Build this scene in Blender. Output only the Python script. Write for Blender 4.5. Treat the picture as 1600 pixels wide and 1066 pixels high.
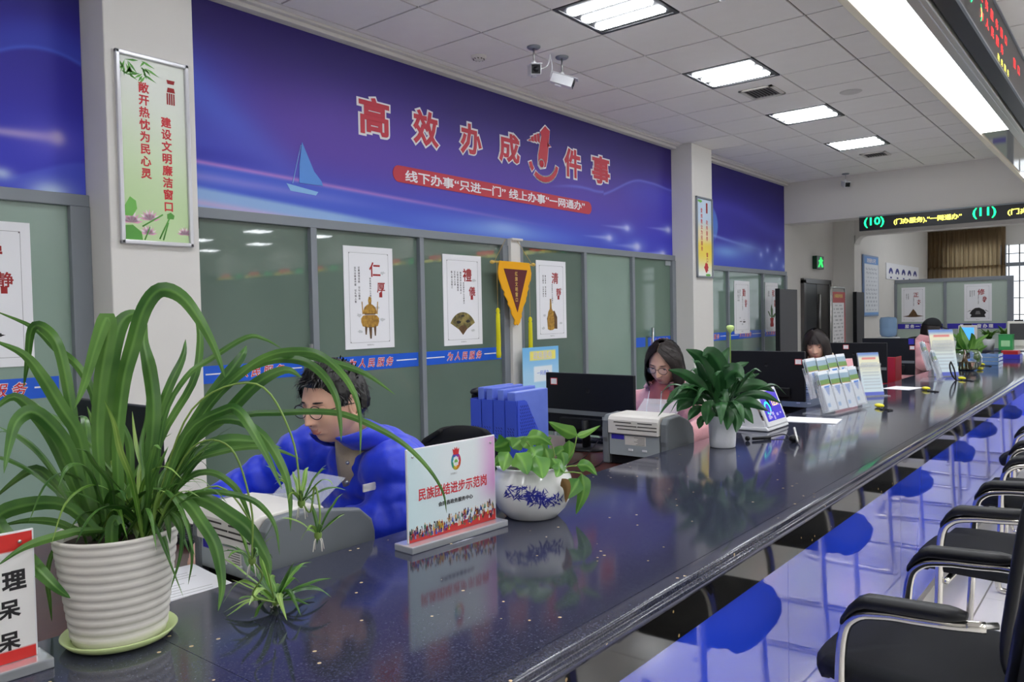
import bpy, bmesh, math, random
import numpy as np
from mathutils import Vector, Matrix
from math import sin, cos, pi, radians

for o in list(bpy.data.objects): bpy.data.objects.remove(o)
S = bpy.context.scene
COL = S.collection
rnd = random.Random(7)

# ---------------------------------------------------------------- camera
# x runs along the service counter, y towards the glass partition, z up (metres)
YAW, PITCH, ROLL, FPX = radians(39.0), radians(-1.75), radians(-1.15), 1228.0
CAMH = 1.42
_F = Vector((cos(YAW)*cos(PITCH), sin(YAW)*cos(PITCH), sin(PITCH)))
_R0 = Vector((sin(YAW), -cos(YAW), 0)); _U0 = _R0.cross(_F)
_R = cos(ROLL)*_R0 + sin(ROLL)*_U0
_U = -sin(ROLL)*_R0 + cos(ROLL)*_U0
EYE = Vector((0, 0, CAMH))
cd = bpy.data.cameras.new('camera'); cam = bpy.data.objects.new('camera', cd); COL.objects.link(cam)
cam.matrix_world = Matrix(((_R.x, _U.x, -_F.x, 0), (_R.y, _U.y, -_F.y, 0), (_R.z, _U.z, -_F.z, CAMH), (0, 0, 0, 1)))
cd.sensor_width = 36; cd.lens = 36*FPX/1600; cd.clip_start = .02; cd.clip_end = 200
S.camera = cam
def ray(px, py): return _F + (px-800)/FPX*_R - (py-533)/FPX*_U
def onz(px, py, z):
    r = ray(px, py); return EYE + r*((z-CAMH)/r.z)
def ony(px, py, y):
    r = ray(px, py); return EYE + r*(y/r.y)
def onx(px, py, x):
    r = ray(px, py); return EYE + r*(x/r.x)
def atd(px, py, d): return EYE + ray(px, py)*d          # at depth d in front of the lens

# ---------------------------------------------------------------- world, exposure
W = bpy.data.worlds.new('daylight'); S.world = W; W.use_nodes = True
bg = W.node_tree.nodes['Background']; bg.inputs[0].default_value = (.86, .93, 1, 1); bg.inputs[1].default_value = 2.2
S.view_settings.view_transform = 'Standard'; S.view_settings.look = 'None'
S.view_settings.exposure = 0.36; S.view_settings.gamma = 1; S.view_settings.use_curve_mapping = False
TUBE_E, STRIP_E = 27.0, 9.0

# ---------------------------------------------------------------- materials
def lin(c):
    c = [x/255 if max(c) > 1 else x for x in c]
    return tuple((x/12.92 if x <= .04045 else ((x+.055)/1.055)**2.4) for x in c)
MATS = {}
def mat(name, rgb, rough=.5, metal=0, spec=.5, emit=0, noise=None, bump=0, bscale=200, trans=0, ior=1.45, coat=0, alpha=1, attr=False, sheen=0):
    if name in MATS: return MATS[name]
    m = bpy.data.materials.new(name); m.use_nodes = True; nt = m.node_tree; N = nt.nodes; L = nt.links
    b = N['Principled BSDF']; c = lin(rgb) + (1,)
    I = b.inputs
    I['Base Color'].default_value = c; I['Roughness'].default_value = rough; I['Metallic'].default_value = metal
    I['Specular IOR Level'].default_value = spec; I['Transmission Weight'].default_value = trans; I['IOR'].default_value = ior
    I['Coat Weight'].default_value = coat; I['Alpha'].default_value = alpha; I['Sheen Weight'].default_value = sheen
    if emit: I['Emission Color'].default_value = c; I['Emission Strength'].default_value = emit
    src = None
    if attr:
        a = N.new('ShaderNodeAttribute'); a.attribute_name = 'print'; src = a.outputs['Color']; L.new(src, I['Base Color'])
        if emit: L.new(src, I['Emission Color'])
    tc = N.new('ShaderNodeTexCoord')
    if noise:
        sc, amt, rgb2 = noise
        n = N.new('ShaderNodeTexNoise'); n.inputs['Scale'].default_value = sc; n.inputs['Detail'].default_value = 6; L.new(tc.outputs['Object'], n.inputs['Vector'])
        r = N.new('ShaderNodeMapRange'); r.inputs['From Min'].default_value = .35; r.inputs['From Max'].default_value = .65; r.inputs['To Max'].default_value = amt
        L.new(n.outputs['Fac'], r.inputs['Value'])
        x = N.new('ShaderNodeMix'); x.data_type = 'RGBA'; L.new(r.outputs['Result'], x.inputs['Factor'])
        if src: L.new(src, x.inputs['A'])
        else: x.inputs['A'].default_value = c
        x.inputs['B'].default_value = lin(rgb2) + (1,); L.new(x.outputs['Result'], I['Base Color'])
    if bump:
        n = N.new('ShaderNodeTexNoise'); n.inputs['Scale'].default_value = bscale; n.inputs['Detail'].default_value = 3; L.new(tc.outputs['Object'], n.inputs['Vector'])
        q = N.new('ShaderNodeBump'); q.inputs['Strength'].default_value = bump; q.inputs['Distance'].default_value = .002
        L.new(n.outputs['Fac'], q.inputs['Height']); L.new(q.outputs['Normal'], I['Normal'])
    MATS[name] = m; return m

m_wall = mat('wall_paint', (222, 219, 214), .75, noise=(3, .12, (205, 202, 198)), bump=.08, bscale=90)
m_beam = mat('beam_paint', (214, 210, 205), .8, bump=.05, bscale=80)
m_dark = mat('dark_gap', (60, 56, 54), .8)
m_tile = mat('ceiling_tile', (242, 238, 235), .85, bump=.35, bscale=55, noise=(9, .12, (228, 222, 218)))
m_grid = mat('ceiling_grid', (70, 62, 58), .6)
m_alu = mat('grey_aluminium', (134, 140, 147), .45, .15, bump=.03)
m_chrome = mat('chrome', (215, 212, 205), .16, 1)
m_steel = mat('brushed_steel', (190, 190, 188), .3, 1)
m_black = mat('black_plastic', (22, 23, 27), .42, spec=.35)
m_blackfab = mat('black_fabric', (20, 22, 26), .85, bump=.5, bscale=600)
m_screenblk = mat('black_casing', (20, 22, 30), .5, spec=.3, bump=.15, bscale=500)
m_white = mat('white_plastic', (226, 227, 230), .35)
m_offw = mat('warm_white_plastic', (222, 218, 212), .42)
m_greyp = mat('grey_plastic', (112, 117, 122), .45, bump=.06, bscale=300)
m_lgreyp = mat('light_grey_metal', (160, 168, 172), .45)
m_brown = mat('reddish_brown_wood', (74, 38, 32), .28, noise=(14, .6, (52, 26, 24)))
m_paper = mat('white_paper', (240, 240, 244), .7)
m_print = mat('printed_sheet', (255, 255, 255), .45, attr=True)
m_printg = mat('printed_banner', (255, 255, 255), .55, attr=True)
m_red = mat('red_print', (205, 48, 56), .5)
m_dred = mat('dark_red_print', (160, 34, 36), .6)
m_ink = mat('black_print', (38, 36, 38), .6)
m_gink = mat('grey_print', (120, 118, 120), .6)
m_wht = mat('white_print', (238, 236, 240), .5)
m_gold = mat('gold_print', (216, 180, 90), .45)
m_blue = mat('blue_print', (48, 104, 222), .35)
m_bluep = mat('blue_plastic', (62, 88, 214), .38)
m_blued = mat('dark_blue_plastic', (28, 38, 130), .5)
m_fold = mat('blue_folder', (110, 132, 224), .4, noise=(20, .3, (90, 112, 214)))
m_soil = mat('potting_soil', (48, 38, 30), .95, bump=.8, bscale=150)
m_water = mat('vase_water', (214, 226, 196), .0, trans=1, ior=1.33)
m_glass = mat('clear_glass', (250, 252, 250), .0, trans=1, ior=1.45)
m_acry = mat('clear_acrylic', (246, 248, 252), .03, trans=1, ior=1.2)
m_acryt = mat('clear_sheet', (235, 240, 248), .05, alpha=.28, spec=.8)
m_ped = mat('acrylic_edge', (222, 226, 232), .12, trans=.65, ior=1.3)
m_panew = mat('pennant_gold', (246, 176, 20), .8, bump=.8, bscale=500)
m_maroon = mat('maroon_velvet', (92, 14, 22), .8, sheen=.2)
m_yel = mat('yellow_plastic', (232, 222, 30), .4)
m_tass = mat('yellow_thread', (222, 214, 20), .75, bump=.6, bscale=700)
m_screen = mat('lit_screen', (60, 110, 200), .2, emit=.7)
def leafmat(name, a, b, rough=.3):
    m = mat(name, a, rough, spec=.45); nt = m.node_tree; N = nt.nodes; L = nt.links; bs = N['Principled BSDF']
    tc = N.new('ShaderNodeTexCoord')
    n = N.new('ShaderNodeTexNoise'); n.inputs['Scale'].default_value = 9; L.new(tc.outputs['Object'], n.inputs['Vector'])
    at = N.new('ShaderNodeAttribute'); at.attribute_name = 'mid'
    mx = N.new('ShaderNodeMix'); mx.data_type = 'RGBA'; mx.inputs['A'].default_value = lin(a)+(1,); mx.inputs['B'].default_value = lin(b)+(1,)
    ad = N.new('ShaderNodeMath'); ad.operation = 'MULTIPLY_ADD'; ad.inputs[1].default_value = .55; L.new(at.outputs['Fac'], ad.inputs[0])
    sb = N.new('ShaderNodeMapRange'); sb.inputs['From Min'].default_value = .35; sb.inputs['From Max'].default_value = .7; sb.inputs['To Max'].default_value = .7; L.new(n.outputs['Fac'], sb.inputs['Value'])
    L.new(sb.outputs['Result'], ad.inputs[2]); L.new(ad.outputs[0], mx.inputs['Factor']); L.new(mx.outputs['Result'], bs.inputs['Base Color'])
    t = N.new('ShaderNodeBsdfTranslucent'); L.new(mx.outputs['Result'], t.inputs['Color']); ms = N.new('ShaderNodeMixShader'); ms.inputs[0].default_value = .16
    out = N['Material Output']; L.new(bs.outputs[0], ms.inputs[1]); L.new(t.outputs[0], ms.inputs[2]); L.new(ms.outputs[0], out.inputs[0])
    return m
m_leaf = leafmat('strap_leaf', (44, 88, 32), (108, 152, 72))
m_leafy = leafmat('young_leaf', (84, 134, 44), (176, 204, 110))
m_lily = leafmat('lily_leaf', (28, 70, 36), (66, 116, 66))
m_ivy = leafmat('ivy_leaf', (52, 108, 34), (128, 176, 80))
m_stem = mat('green_stem', (120, 150, 70), .5)
m_dry = mat('dry_leaf', (110, 84, 44), .8)
def stone(name, base, speck, rough, dens=.07, scale=42, size=.16, coat=0):
    m = mat(name, base, rough, spec=.7, coat=coat); nt = m.node_tree; N = nt.nodes; L = nt.links; b = N['Principled BSDF']
    tc = N.new('ShaderNodeTexCoord')
    v = N.new('ShaderNodeTexVoronoi'); v.inputs['Scale'].default_value = scale; L.new(tc.outputs['Object'], v.inputs['Vector'])
    lt = N.new('ShaderNodeMath'); lt.operation = 'LESS_THAN'; lt.inputs[1].default_value = size; L.new(v.outputs['Distance'], lt.inputs[0])
    sp = N.new('ShaderNodeSeparateColor'); L.new(v.outputs['Color'], sp.inputs[0])
    l2 = N.new('ShaderNodeMath'); l2.operation = 'LESS_THAN'; l2.inputs[1].default_value = dens; L.new(sp.outputs[0], l2.inputs[0])
    mu = N.new('ShaderNodeMath'); mu.operation = 'MULTIPLY'; L.new(lt.outputs[0], mu.inputs[0]); L.new(l2.outputs[0], mu.inputs[1])
    n = N.new('ShaderNodeTexNoise'); n.inputs['Scale'].default_value = 260; L.new(tc.outputs['Object'], n.inputs['Vector'])
    r = N.new('ShaderNodeMapRange'); r.inputs['From Min'].default_value = .4; r.inputs['From Max'].default_value = .75; r.inputs['To Max'].default_value = .35; L.new(n.outputs['Fac'], r.inputs['Value'])
    x0 = N.new('ShaderNodeMix'); x0.data_type = 'RGBA'; x0.inputs['A'].default_value = lin(base)+(1,); x0.inputs['B'].default_value = lin([min(255, k*1.9+16) for k in base])+(1,); L.new(r.outputs['Result'], x0.inputs['Factor'])
    x = N.new('ShaderNodeMix'); x.data_type = 'RGBA'; L.new(mu.outputs[0], x.inputs['Factor']); L.new(x0.outputs['Result'], x.inputs['A']); x.inputs['B'].default_value = lin(speck)+(1,)
    L.new(x.outputs['Result'], b.inputs['Base Color'])
    return m
m_top = stone('dark_quartz_top', (44, 46, 60), (205, 180, 140), .09, coat=.0)
m_apron = stone('polished_black_stone', (20, 19, 17), (190, 160, 110), .05, dens=.1)
m_bluepanel = mat('blue_glass_panel', (44, 78, 232), .045, spec=1, coat=.35, ior=1.75)
m_bluepanel.node_tree.nodes['Principled BSDF'].inputs['Coat Roughness'].default_value = .05
m_bluepanel.node_tree.nodes['Principled BSDF'].inputs['Coat IOR'].default_value = 1.9
m_floor = mat('floor_tile', (236, 233, 228), .12, spec=.5, noise=(2, .15, (190, 186, 180)))
m_pane = mat('tinted_green_glass', (100, 117, 107), .025, spec=.62, noise=(1.3, .5, (112, 130, 119)))
m_panel = mat('frosted_green_glass', (142, 164, 152), .16, spec=.5, noise=(1.3, .4, (128, 150, 138)))
m_pill = mat('banner_red', (196, 54, 70), .5)

# ---------------------------------------------------------------- geometry helpers
class MB:
    def __init__(s): s.v = []; s.f = []; s.m = []; s.sm = []
    def add(s, v, f, mi=0, sm=False):
        k = len(s.v); s.v += [tuple(x) for x in v]; s.f += [tuple(i+k for i in q) for q in f]; s.m += [mi]*len(f); s.sm += [sm]*len(f); return s
    def box(s, a, b, mi=0, M=None):
        x0, y0, z0 = a; x1, y1, z1 = b
        v = [(x0,y0,z0),(x1,y0,z0),(x1,y1,z0),(x0,y1,z0),(x0,y0,z1),(x1,y0,z1),(x1,y1,z1),(x0,y1,z1)]
        if M: v = [M @ Vector(p) for p in v]
        return s.add(v, [(0,3,2,1),(4,5,6,7),(0,1,5,4),(1,2,6,5),(2,3,7,6),(3,0,4,7)], mi)
    def cb(s, c, d, mi=0, M=None): return s.box([c[i]-d[i]/2 for i in range(3)], [c[i]+d[i]/2 for i in range(3)], mi, M)
    def rings(s, R, mi=0, sm=True, caps=True, closed=True):
        n = len(R[0]); v = [p for r in R for p in r]; f = []
        for i in range(len(R)-1):
            for j in range(n if closed else n-1):
                a = i*n+j; b = i*n+(j+1) % n; f.append((a, b, b+n, a+n))
        if caps and closed: f.append(tuple(range(n))[::-1]); f.append(tuple((len(R)-1)*n+j for j in range(n)))
        return s.add(v, f, mi, sm)
    def tube(s, P, r, n=8, mi=0, caps=True, flat=1):
        P = [Vector(p) for p in P]; rr = r if isinstance(r, (list, tuple)) else [r]*len(P); R = []; up = None
        for i, p in enumerate(P):
            t = (P[min(i+1, len(P)-1)]-P[max(i-1, 0)]).normalized()
            if up is None: up = Vector((0,0,1)) if abs(t.z) < .9 else Vector((1,0,0))
            a = t.cross(up).normalized(); b = a.cross(t).normalized(); up = b
            R.append([p + rr[i]*(cos(2*pi*k/n)*a + flat*sin(2*pi*k/n)*b) for k in range(n)])
        return s.rings(R, mi, True, caps)
    def lathe(s, prof, c=(0,0,0), n=32, mi=0, caps=False, sx=1, sy=1):
        R = [[(c[0]+r*cos(2*pi*k/n)*sx, c[1]+r*sin(2*pi*k/n)*sy, c[2]+z) for k in range(n)] for r, z in prof]
        return s.rings(R, mi, True, caps)
    def ell(s, c, r, n=16, m=10, mi=0, M=None):
        R = []
        for i in range(m+1):
            a = pi*(i+.02)/(m+.04); R.append([Vector((c[0]+r[0]*sin(a)*cos(2*pi*k/n), c[1]+r[1]*sin(a)*sin(2*pi*k/n), c[2]-r[2]*cos(a))) for k in range(n)])
        if M: R = [[M @ p for p in q] for q in R]
        return s.rings(R, mi, True, True)
    def prism(s, poly, o, u, v, w, mi=0):
        """poly in (u,v) plane at o, extruded by vector w"""
        o, u, v, w = map(Vector, (o, u, v, w)); n = len(poly)
        A = [o+u*a+v*b for a, b in poly]; B = [p+w for p in A]
        return s.add(A+B, [tuple(range(n))[::-1], tuple(range(n, 2*n))]+[(i, (i+1) % n, (i+1) % n+n, i+n) for i in range(n)], mi)
    def build(s, name, mats, parent=None, local=False, bevel=0, seg=2, attr=None):
        me = bpy.data.meshes.new(name); me.from_pydata(s.v, [], s.f)
        for m in (mats if isinstance(mats, (list, tuple)) else [mats]): me.materials.append(m)
        me.polygons.foreach_set('material_index', s.m); me.polygons.foreach_set('use_smooth', s.sm)
        if attr is not None:
            nm, typ, data = attr
            at = me.attributes.new(nm, typ, 'POINT')
            if typ == 'FLOAT': at.data.foreach_set('value', data)
            else: at.data.foreach_set('color', data)
        me.update()
        return link(name, me, parent, local, bevel, seg)
def wm(o):
    M = o.matrix_basis.copy()
    return (wm(o.parent) @ o.matrix_parent_inverse @ M) if o.parent else M
def link(name, me, parent=None, local=False, bevel=0, seg=2):
    o = bpy.data.objects.new(name, me); COL.objects.link(o)
    if parent:
        o.parent = parent
        if not local: o.matrix_parent_inverse = wm(parent).inverted()
    if bevel:
        b = o.modifiers.new('bevel', 'BEVEL'); b.width = bevel; b.segments = seg; b.limit_method = 'ANGLE'; b.angle_limit = radians(40)
    return o
def tag(o, label, cat, group=None, kind=None):
    o['label'] = label; o['category'] = cat
    if group: o['group'] = group
    if kind: o['kind'] = kind
    return o
def empty(name, loc, rz=0, label=None, cat=None, group=None):
    o = bpy.data.objects.new(name, None); COL.objects.link(o); o.empty_display_size = .05
    o.matrix_basis = Matrix.Translation(Vector(loc)) @ Matrix.Rotation(rz, 4, 'Z')
    if label: tag(o, label, cat, group)
    return o
def struct(o): o['kind'] = 'structure'; return o
def copy_tree(o, parent=None):
    c = o.copy(); COL.objects.link(c)
    if parent: c.parent = parent
    for ch in KIDS(o): copy_tree(ch, c)
    return c
def KIDS(o): return [c for c in bpy.data.objects if c.parent == o]
X, Y, Z = Vector((1,0,0)), Vector((0,1,0)), Vector((0,0,1))
_tx = {}
def glyphs(s, bold):
    k = (s, bold)
    if k not in _tx:
        c = bpy.data.curves.new('t', 'FONT'); c.body = s; c.size = 1; c.align_x = 'CENTER'; c.align_y = 'CENTER'; c.resolution_u = 2; c.space_line = 1.12 if chr(10) in s else .86
        if bold: c.bevel_depth = bold; c.bevel_resolution = 0
        o = bpy.data.objects.new('t', c); m = bpy.data.meshes.new_from_object(o)
        V = [v.co.copy() for v in m.vertices]; Fc = [tuple(p.vertices) for p in m.polygons]
        bpy.data.objects.remove(o); bpy.data.curves.remove(c); bpy.data.meshes.remove(m)
        if V:
            cx = (min(v.x for v in V)+max(v.x for v in V))/2; cy = (min(v.y for v in V)+max(v.y for v in V))/2
            V = [Vector((v.x-cx, v.y-cy, v.z)) for v in V]
        _tx[k] = (V, Fc)
    return _tx[k]
def text(mb, s, size, o, right=X, up=Z, mi=0, bold=0, sx=1, depth=.0006, box=None, slant=0):
    """flat lettering on the plane right x up, centred on o; box=(w,h) fits it"""
    V, Fc = glyphs(s, bold)
    if not V: return mb
    o, right, up = Vector(o), Vector(right), Vector(up); nrm = right.cross(up)
    a = b = size
    if box:
        w = max(v.x for v in V)*2; h = max(v.y for v in V)*2
        a, b = box[0]/w, box[1]/h; sx = 1
    zmx = max(abs(v.z) for v in V) or 1
    return mb.add([o + right*(v.x*a*sx+slant*v.y*b) + up*(v.y*b) + nrm*(depth*(.6+.4*v.z/zmx)) for v in V], Fc, mi)
def vert(s): return '\n'.join(s)
def catmull(P, n):
    P = [Vector(p) for p in P]; out = []
    Q = [2*P[0]-P[1]]+P+[2*P[-1]-P[-2]]
    for i in range(len(P)-1):
        a, b, c, d = Q[i:i+4]
        for k in range(n):
            t = k/n; out.append(.5*((2*b)+(c-a)*t+(2*a-5*b+4*c-d)*t*t+(3*b-a-3*c+d)*t**3))
    out.append(P[-1]); return out
def leaf(P, w, side0, fold=.25, prof=None, name='leaf', m=None, parent=None, local=False, mb=None, n=4, mids=None):
    """strap or blade along P; w max width; side0 = vector giving the sideways direction"""
    C = catmull(P, n); N = len(C); v = []; f = []; md = []
    side0 = Vector(side0)
    for i, p in enumerate(C):
        t = (C[min(i+1, N-1)]-C[max(i-1, 0)]).normalized(); s = i/(N-1)
        sd = (side0 - t*side0.dot(t)); sd = sd.normalized() if sd.length > 1e-4 else t.orthogonal().normalized()
        nm = sd.cross(t).normalized()
        ww = w*.5*(prof(s) if prof else min(1, .55+1.2*s)*min(1, (1-s)**.75*2.2+.02))
        v += [p-sd*ww+nm*ww*fold, p-sd*ww*.28+nm*ww*fold*.38, p, p+sd*ww*.28+nm*ww*fold*.38, p+sd*ww+nm*ww*fold]; md += [.1, 0, .9, 0, .1]
    for i in range(N-1):
        for j in range(4): a = i*5+j; f.append((a, a+1, a+6, a+5))
    if mb is not None:
        mb.add(v, f, 0, True); mids.extend(md); return
    q = MB().add(v, f, 0, True); return q.build(name, m, parent, local, attr=('mid', 'FLOAT', md))
def painted(name, o, u, v, w, h, nu, nv, fn, parent=None, m=None, th=.002):
    """a flat printed sheet: grid of coloured points; fn(U,V)->rgb arrays, U,V in 0..1 (V up)"""
    o, u, v = Vector(o), Vector(u), Vector(v); nrm = u.cross(v)
    us = np.linspace(0, 1, nu); vs = np.linspace(0, 1, nv); UU, VV = np.meshgrid(us, vs)
    c = np.clip(np.stack(fn(UU, VV), -1), 0, 255)/255; c = np.where(c <= .04045, c/12.92, ((c+.055)/1.055)**2.4)
    P = np.array(o)[None, None]+UU[..., None]*np.array(u)*w+VV[..., None]*np.array(v)*h+np.array(nrm)*th
    q = MB(); V_ = P.reshape(-1, 3).tolist()
    Fc = [(j*nu+i, j*nu+i+1, (j+1)*nu+i+1, (j+1)*nu+i) for j in range(nv-1) for i in range(nu-1)]
    q.add(V_, Fc, 0)
    k = len(q.v); B = [o, o+u*w, o+u*w+v*h, o+v*h]; T = [p+nrm*th for p in B]
    q.add(B+T, [(3,2,1,0), (0,1,5,4), (1,2,6,5), (2,3,7,6), (3,0,4,7)], 0)
    cc = np.concatenate([c.reshape(-1, 3), np.repeat(c.reshape(-1, 3)[:1], 8, 0)]); cc = np.concatenate([cc, np.ones((len(cc), 1))], 1)
    return q.build(name, m or m_print, parent, attr=('print', 'FLOAT_COLOR', cc.ravel().astype(np.float32)))
def mixc(a, b, t): return [a[i]*(1-t)+b[i]*t for i in range(3)]
def lerpc(base, col, t):
    for i in range(3): base[i] = base[i]*(1-t)+col[i]*t
    return base
# ================================================================ THE SETTING
WY = 4.35; CZ = 3.38
fl = struct(MB().box((-3, -13, -.1), (21, 4.5, -.004)).build('floor', mat('floor_joint', (150, 146, 140), .7)))
k = None
for i in range(16):
    for j in range(3):
        x0, y0 = 2.0+.8*i, .62-.8*(j+1)
        if k is None:
            k = MB().box((0, 0, -.004), (.797, .797, 0)).build('floor_tile', m_floor, fl, local=True); k.location = (x0, y0, 0)
        else:
            c = k.copy(); COL.objects.link(c); c.location = (x0, y0, 0)
MB().box((-3, -13, -.004), (21, -1.785, 0)).box((-3, -1.78, -.004), (1.997, 4.4, 0)).box((2.0, .625, -.004), (21, 4.4, 0)).box((14.8, -1.785, -.004), (21, .62, 0)).build('plain_floor', m_floor, fl)['kind'] = 'stuff'
struct(MB().box((-3, 4.36, 0), (12.05, 4.5, 3.5)).build('wall_left', m_wall))
struct(MB().box((12.05, 4.36, 0), (14.5, 4.5, 3.5)).box((14.5, 4.0, 0), (20.7, 4.5, 3.5)).build('wall_left', m_wall))
struct(MB().box((-3, -13.2, 0), (21, -13, 3.5)).build('wall_right', m_wall))
struct(MB().box((-3.2, -13, 0), (-3, 4.5, 3.5)).build('wall_back', m_wall))
wf = struct(MB().box((20.6, -13, 0), (20.8, 4.5, .95)).box((20.6, -13, 2.8), (20.8, 4.5, 3.5)).box((20.6, 3.6, .95), (20.8, 4.5, 2.8)).box((20.6, -13, .95), (20.8, -3, 2.8)).build('wall_front', m_wall))
struct(MB().box((14.5, -13, 2.72), (14.75, 4.0, 3.38)).prism([(3.98, 2.72), (3.98, 2.58), (3.95, 2.655), (3.9, 2.7), (3.84, 2.72)], (14.5, 0, 0), Y, Z, (.25, 0, 0)).build('lintel', m_beam))
struct(MB().box((12.05, -13, 2.76), (12.4, 4.36, 3.38)).build('ceiling_beam', m_beam))
# ceiling
ce = struct(MB().box((-3, -13, 3.393), (21, 4.5, 3.5)).build('ceiling', m_grid))
LX = [-.95+1.8*k for k in range(7)]
tx0, ty0 = 5.35-.6*6, 4.18
used = {}
LIGHT_C = {(c, 2) for c in (-8, -5, -2, 1, 4, 7)}
CELLS = []
for r in range(6):
    for c in range(-6, 11): CELLS.append((c, r))
for r in range(6, 9):
    for c in range(-2, 11): CELLS.append((c, r))
VENTS = {(2, 2), (3, 3), (8, 2)}
tmesh = None
for c, r in CELLS:
    if (c, r) in LIGHT_C: continue
    x0 = 5.35+.6*c+.004; y0 = 4.18-.6*(r+1)+.004
    if tmesh is None:
        q = MB(); q.box((0, 0, 0), (.585, .585, .011)); o = q.build('ceiling_tile', m_tile, ce, local=True); tmesh = o.data
    else:
        o = bpy.data.objects.new('ceiling_tile', tmesh); COL.objects.link(o); o.parent = ce
    o.location = (x0, y0, CZ)
MB().box((-3, -13, CZ), (12.05, -1.222, 3.393)).box((-3, -1.22, CZ), (1.748, 4.36, 3.393)).box((1.75, -1.22, CZ), (4.148, .578, 3.393)).box((1.75, 4.184, CZ), (12.05, 4.36, 3.393)).box((11.954, -1.22, CZ), (12.05, 4.182, 3.393)).box((12.4, -13, CZ), (21, 4.5, 3.393)).build('plain_ceiling', m_tile, ce)['kind'] = 'stuff'
struct(MB().box((1.83, 4.275, 3.335), (12.05, 4.36, 3.378)).box((1.83, 4.235, 3.36), (12.05, 4.275, 3.379)).build('trim_1', m_beam, bevel=.004))
struct(MB().box((-1, 4.275, 3.335), (1.83, 4.36, 3.378)).build('trim_2', m_beam))
# columns
for x0, x1 in ((1.83, 2.31), (8.385, 8.915)):
    struct(MB().box((x0, 4.08, 0), (x1, 4.36, 3.378)).build('column', m_wall, bevel=.006))
struct(MB().box((5.285, 4.27, 0), (5.415, 4.36, 2.1)).build('column', m_wall, bevel=.004))

# ---------------------------------------------------------------- ceiling lights
m_tube = mat('lit_tube', (246, 250, 255), .4, emit=TUBE_E)
m_tray = mat('light_tray', (64, 64, 66), .5)
def make_light(y, first=None):
    t = empty('ceiling_light', (0, 0, CZ))
    q = MB().box((-.296, -.296, 0), (.296, -.27, .012)).box((-.296, .27, 0), (.296, .296, .012)).box((-.296, -.27, 0), (-.27, .27, .012)).box((.27, -.27, 0), (.296, .27, .012)).box((-.27, -.27, .008), (.27, .27, .012))
    q.build('tray', m_tray, t, local=True)
    for k in (-1, 0, 1):
        q = MB(); q.tube([(k*.168, -.255, .006), (k*.168, -.24, .004), (k*.168, .24, .004), (k*.168, .255, .006)], [.024, .048, .048, .024], 10, flat=.3)
        q.build('tube', m_tube, t, local=True)
    return t
proto = None
def place_light(x, y, label, grp):
    global proto
    if proto is None: o = make_light(y); proto = o
    else: o = copy_tree(proto)
    o.location = (x, y, CZ); tag(o, label, 'ceiling light', grp); return o
ordn = {1: 'ceiling light nearest the pair of cameras, cut by the top of the picture', 2: 'second lit ceiling light along the row, beside a square vent', 3: 'third lit ceiling light along the row away from the camera', 4: 'farthest lit ceiling light of the row, near the beam'}
for i, xx in enumerate((.85, 2.65, 4.45, 6.25, 8.05, 9.85)):
    if i < 2: place_light(xx, 2.68, 'ceiling light over the near counter end, '+('right above the spider plant' if i == 0 else 'above the man in blue'), 'ceiling lights overhead')
    else: place_light(xx, 2.68, ordn[i-1], 'ceiling lights over the staff desks')
for xx, w1_ in ((-.95, 'nearest'), (.85, 'second'), (2.65, 'third'), (4.45, 'fourth'), (6.25, 'fifth'), (8.05, 'sixth'), (9.85, 'seventh'), (11.45, 'last')):  # hall rows mirrored in the glass, with extra fixtures added to brighten the ceiling
    for yy, w2_ in ((-1.52, 'first'), (-3.92, 'second'), (-6.32, 'third'), (-8.72, 'fourth'), (-11.12, 'fifth')):
        place_light(xx, yy, 'hall ceiling light, rows filled out for brightness, %s row behind LED board, %s along it' % (w2_, w1_), 'ceiling lights over the customer hall')
for xx, yy, w_ in ((16.5, 2.5, 'nearest the white wall'), (16.5, -1, 'in the middle'), (16.5, -5, 'farthest from the white wall'), (19, 1, 'close to the far window')):
    place_light(xx, yy, 'ceiling light of the far room past the beam, '+w_, 'ceiling lights of the far room')
# vents, detector, cameras
def vent(cx, cy, sx, sy, label, s=1):
    t = empty('ceiling_vent', (cx, cy, CZ), 0, label, 'vent', 'ceiling vents')
    q = MB()
    for a, b, c, d in ((-sx/2, -sy/2, sx/2, -sy/2+.03), (-sx/2, sy/2-.03, sx/2, sy/2), (-sx/2, -sy/2, -sx/2+.03, sy/2), (sx/2-.03, -sy/2, sx/2, sy/2)): q.box((a, b, -.012), (c, d, -.001))
    q.build('frame', m_beam, t, local=True)
    MB().box((-sx/2, -sy/2, -.003), (sx/2, sy/2, -.0005)).build('backing', m_dark, t, local=True)
    n = int((sy-.06)/.03)
    for i in range(n):
        y0 = -sy/2+.04+i*.03
        MB().prism([(y0, -.011), (y0+.016, -.004), (y0+.018, -.006), (y0+.002, -.013)], (-sx/2+.03, 0, 0), Y, Z, (sx-.06, 0, 0)).build('slat', m_gink, t, local=True)
vent(6.92, 2.68, .34, .3, 'white slatted air vent beside the second ceiling light')
vent(10.66, 2.68, .3, .3, 'white slatted air vent just past the farthest ceiling light')
q = MB().lathe([(.0, 0), (.06, 0), (.085, -.006), (.09, -.002), (.095, 0)], n=28)
sp = q.build('ceiling_speaker', m_beam); sp.location = (7.47, 2.08, CZ-.001); tag(sp, 'round flush ceiling speaker between vent and beam', 'speaker')
t = empty('smoke_detector', (4.5, 3.91, CZ), 0, 'small round white smoke detector on ceiling left of the cameras', 'smoke detector')
MB().lathe([(.0, -.03), (.03, -.03), (.045, -.02), (.055, -.018), (.06, 0)], n=24).build('housing', m_beam, t, local=True)
q = MB()
for k in range(10): a = k*2*pi/10; q.cb((.04*cos(a), .04*sin(a), -.024), (.012, .004, .006))
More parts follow.
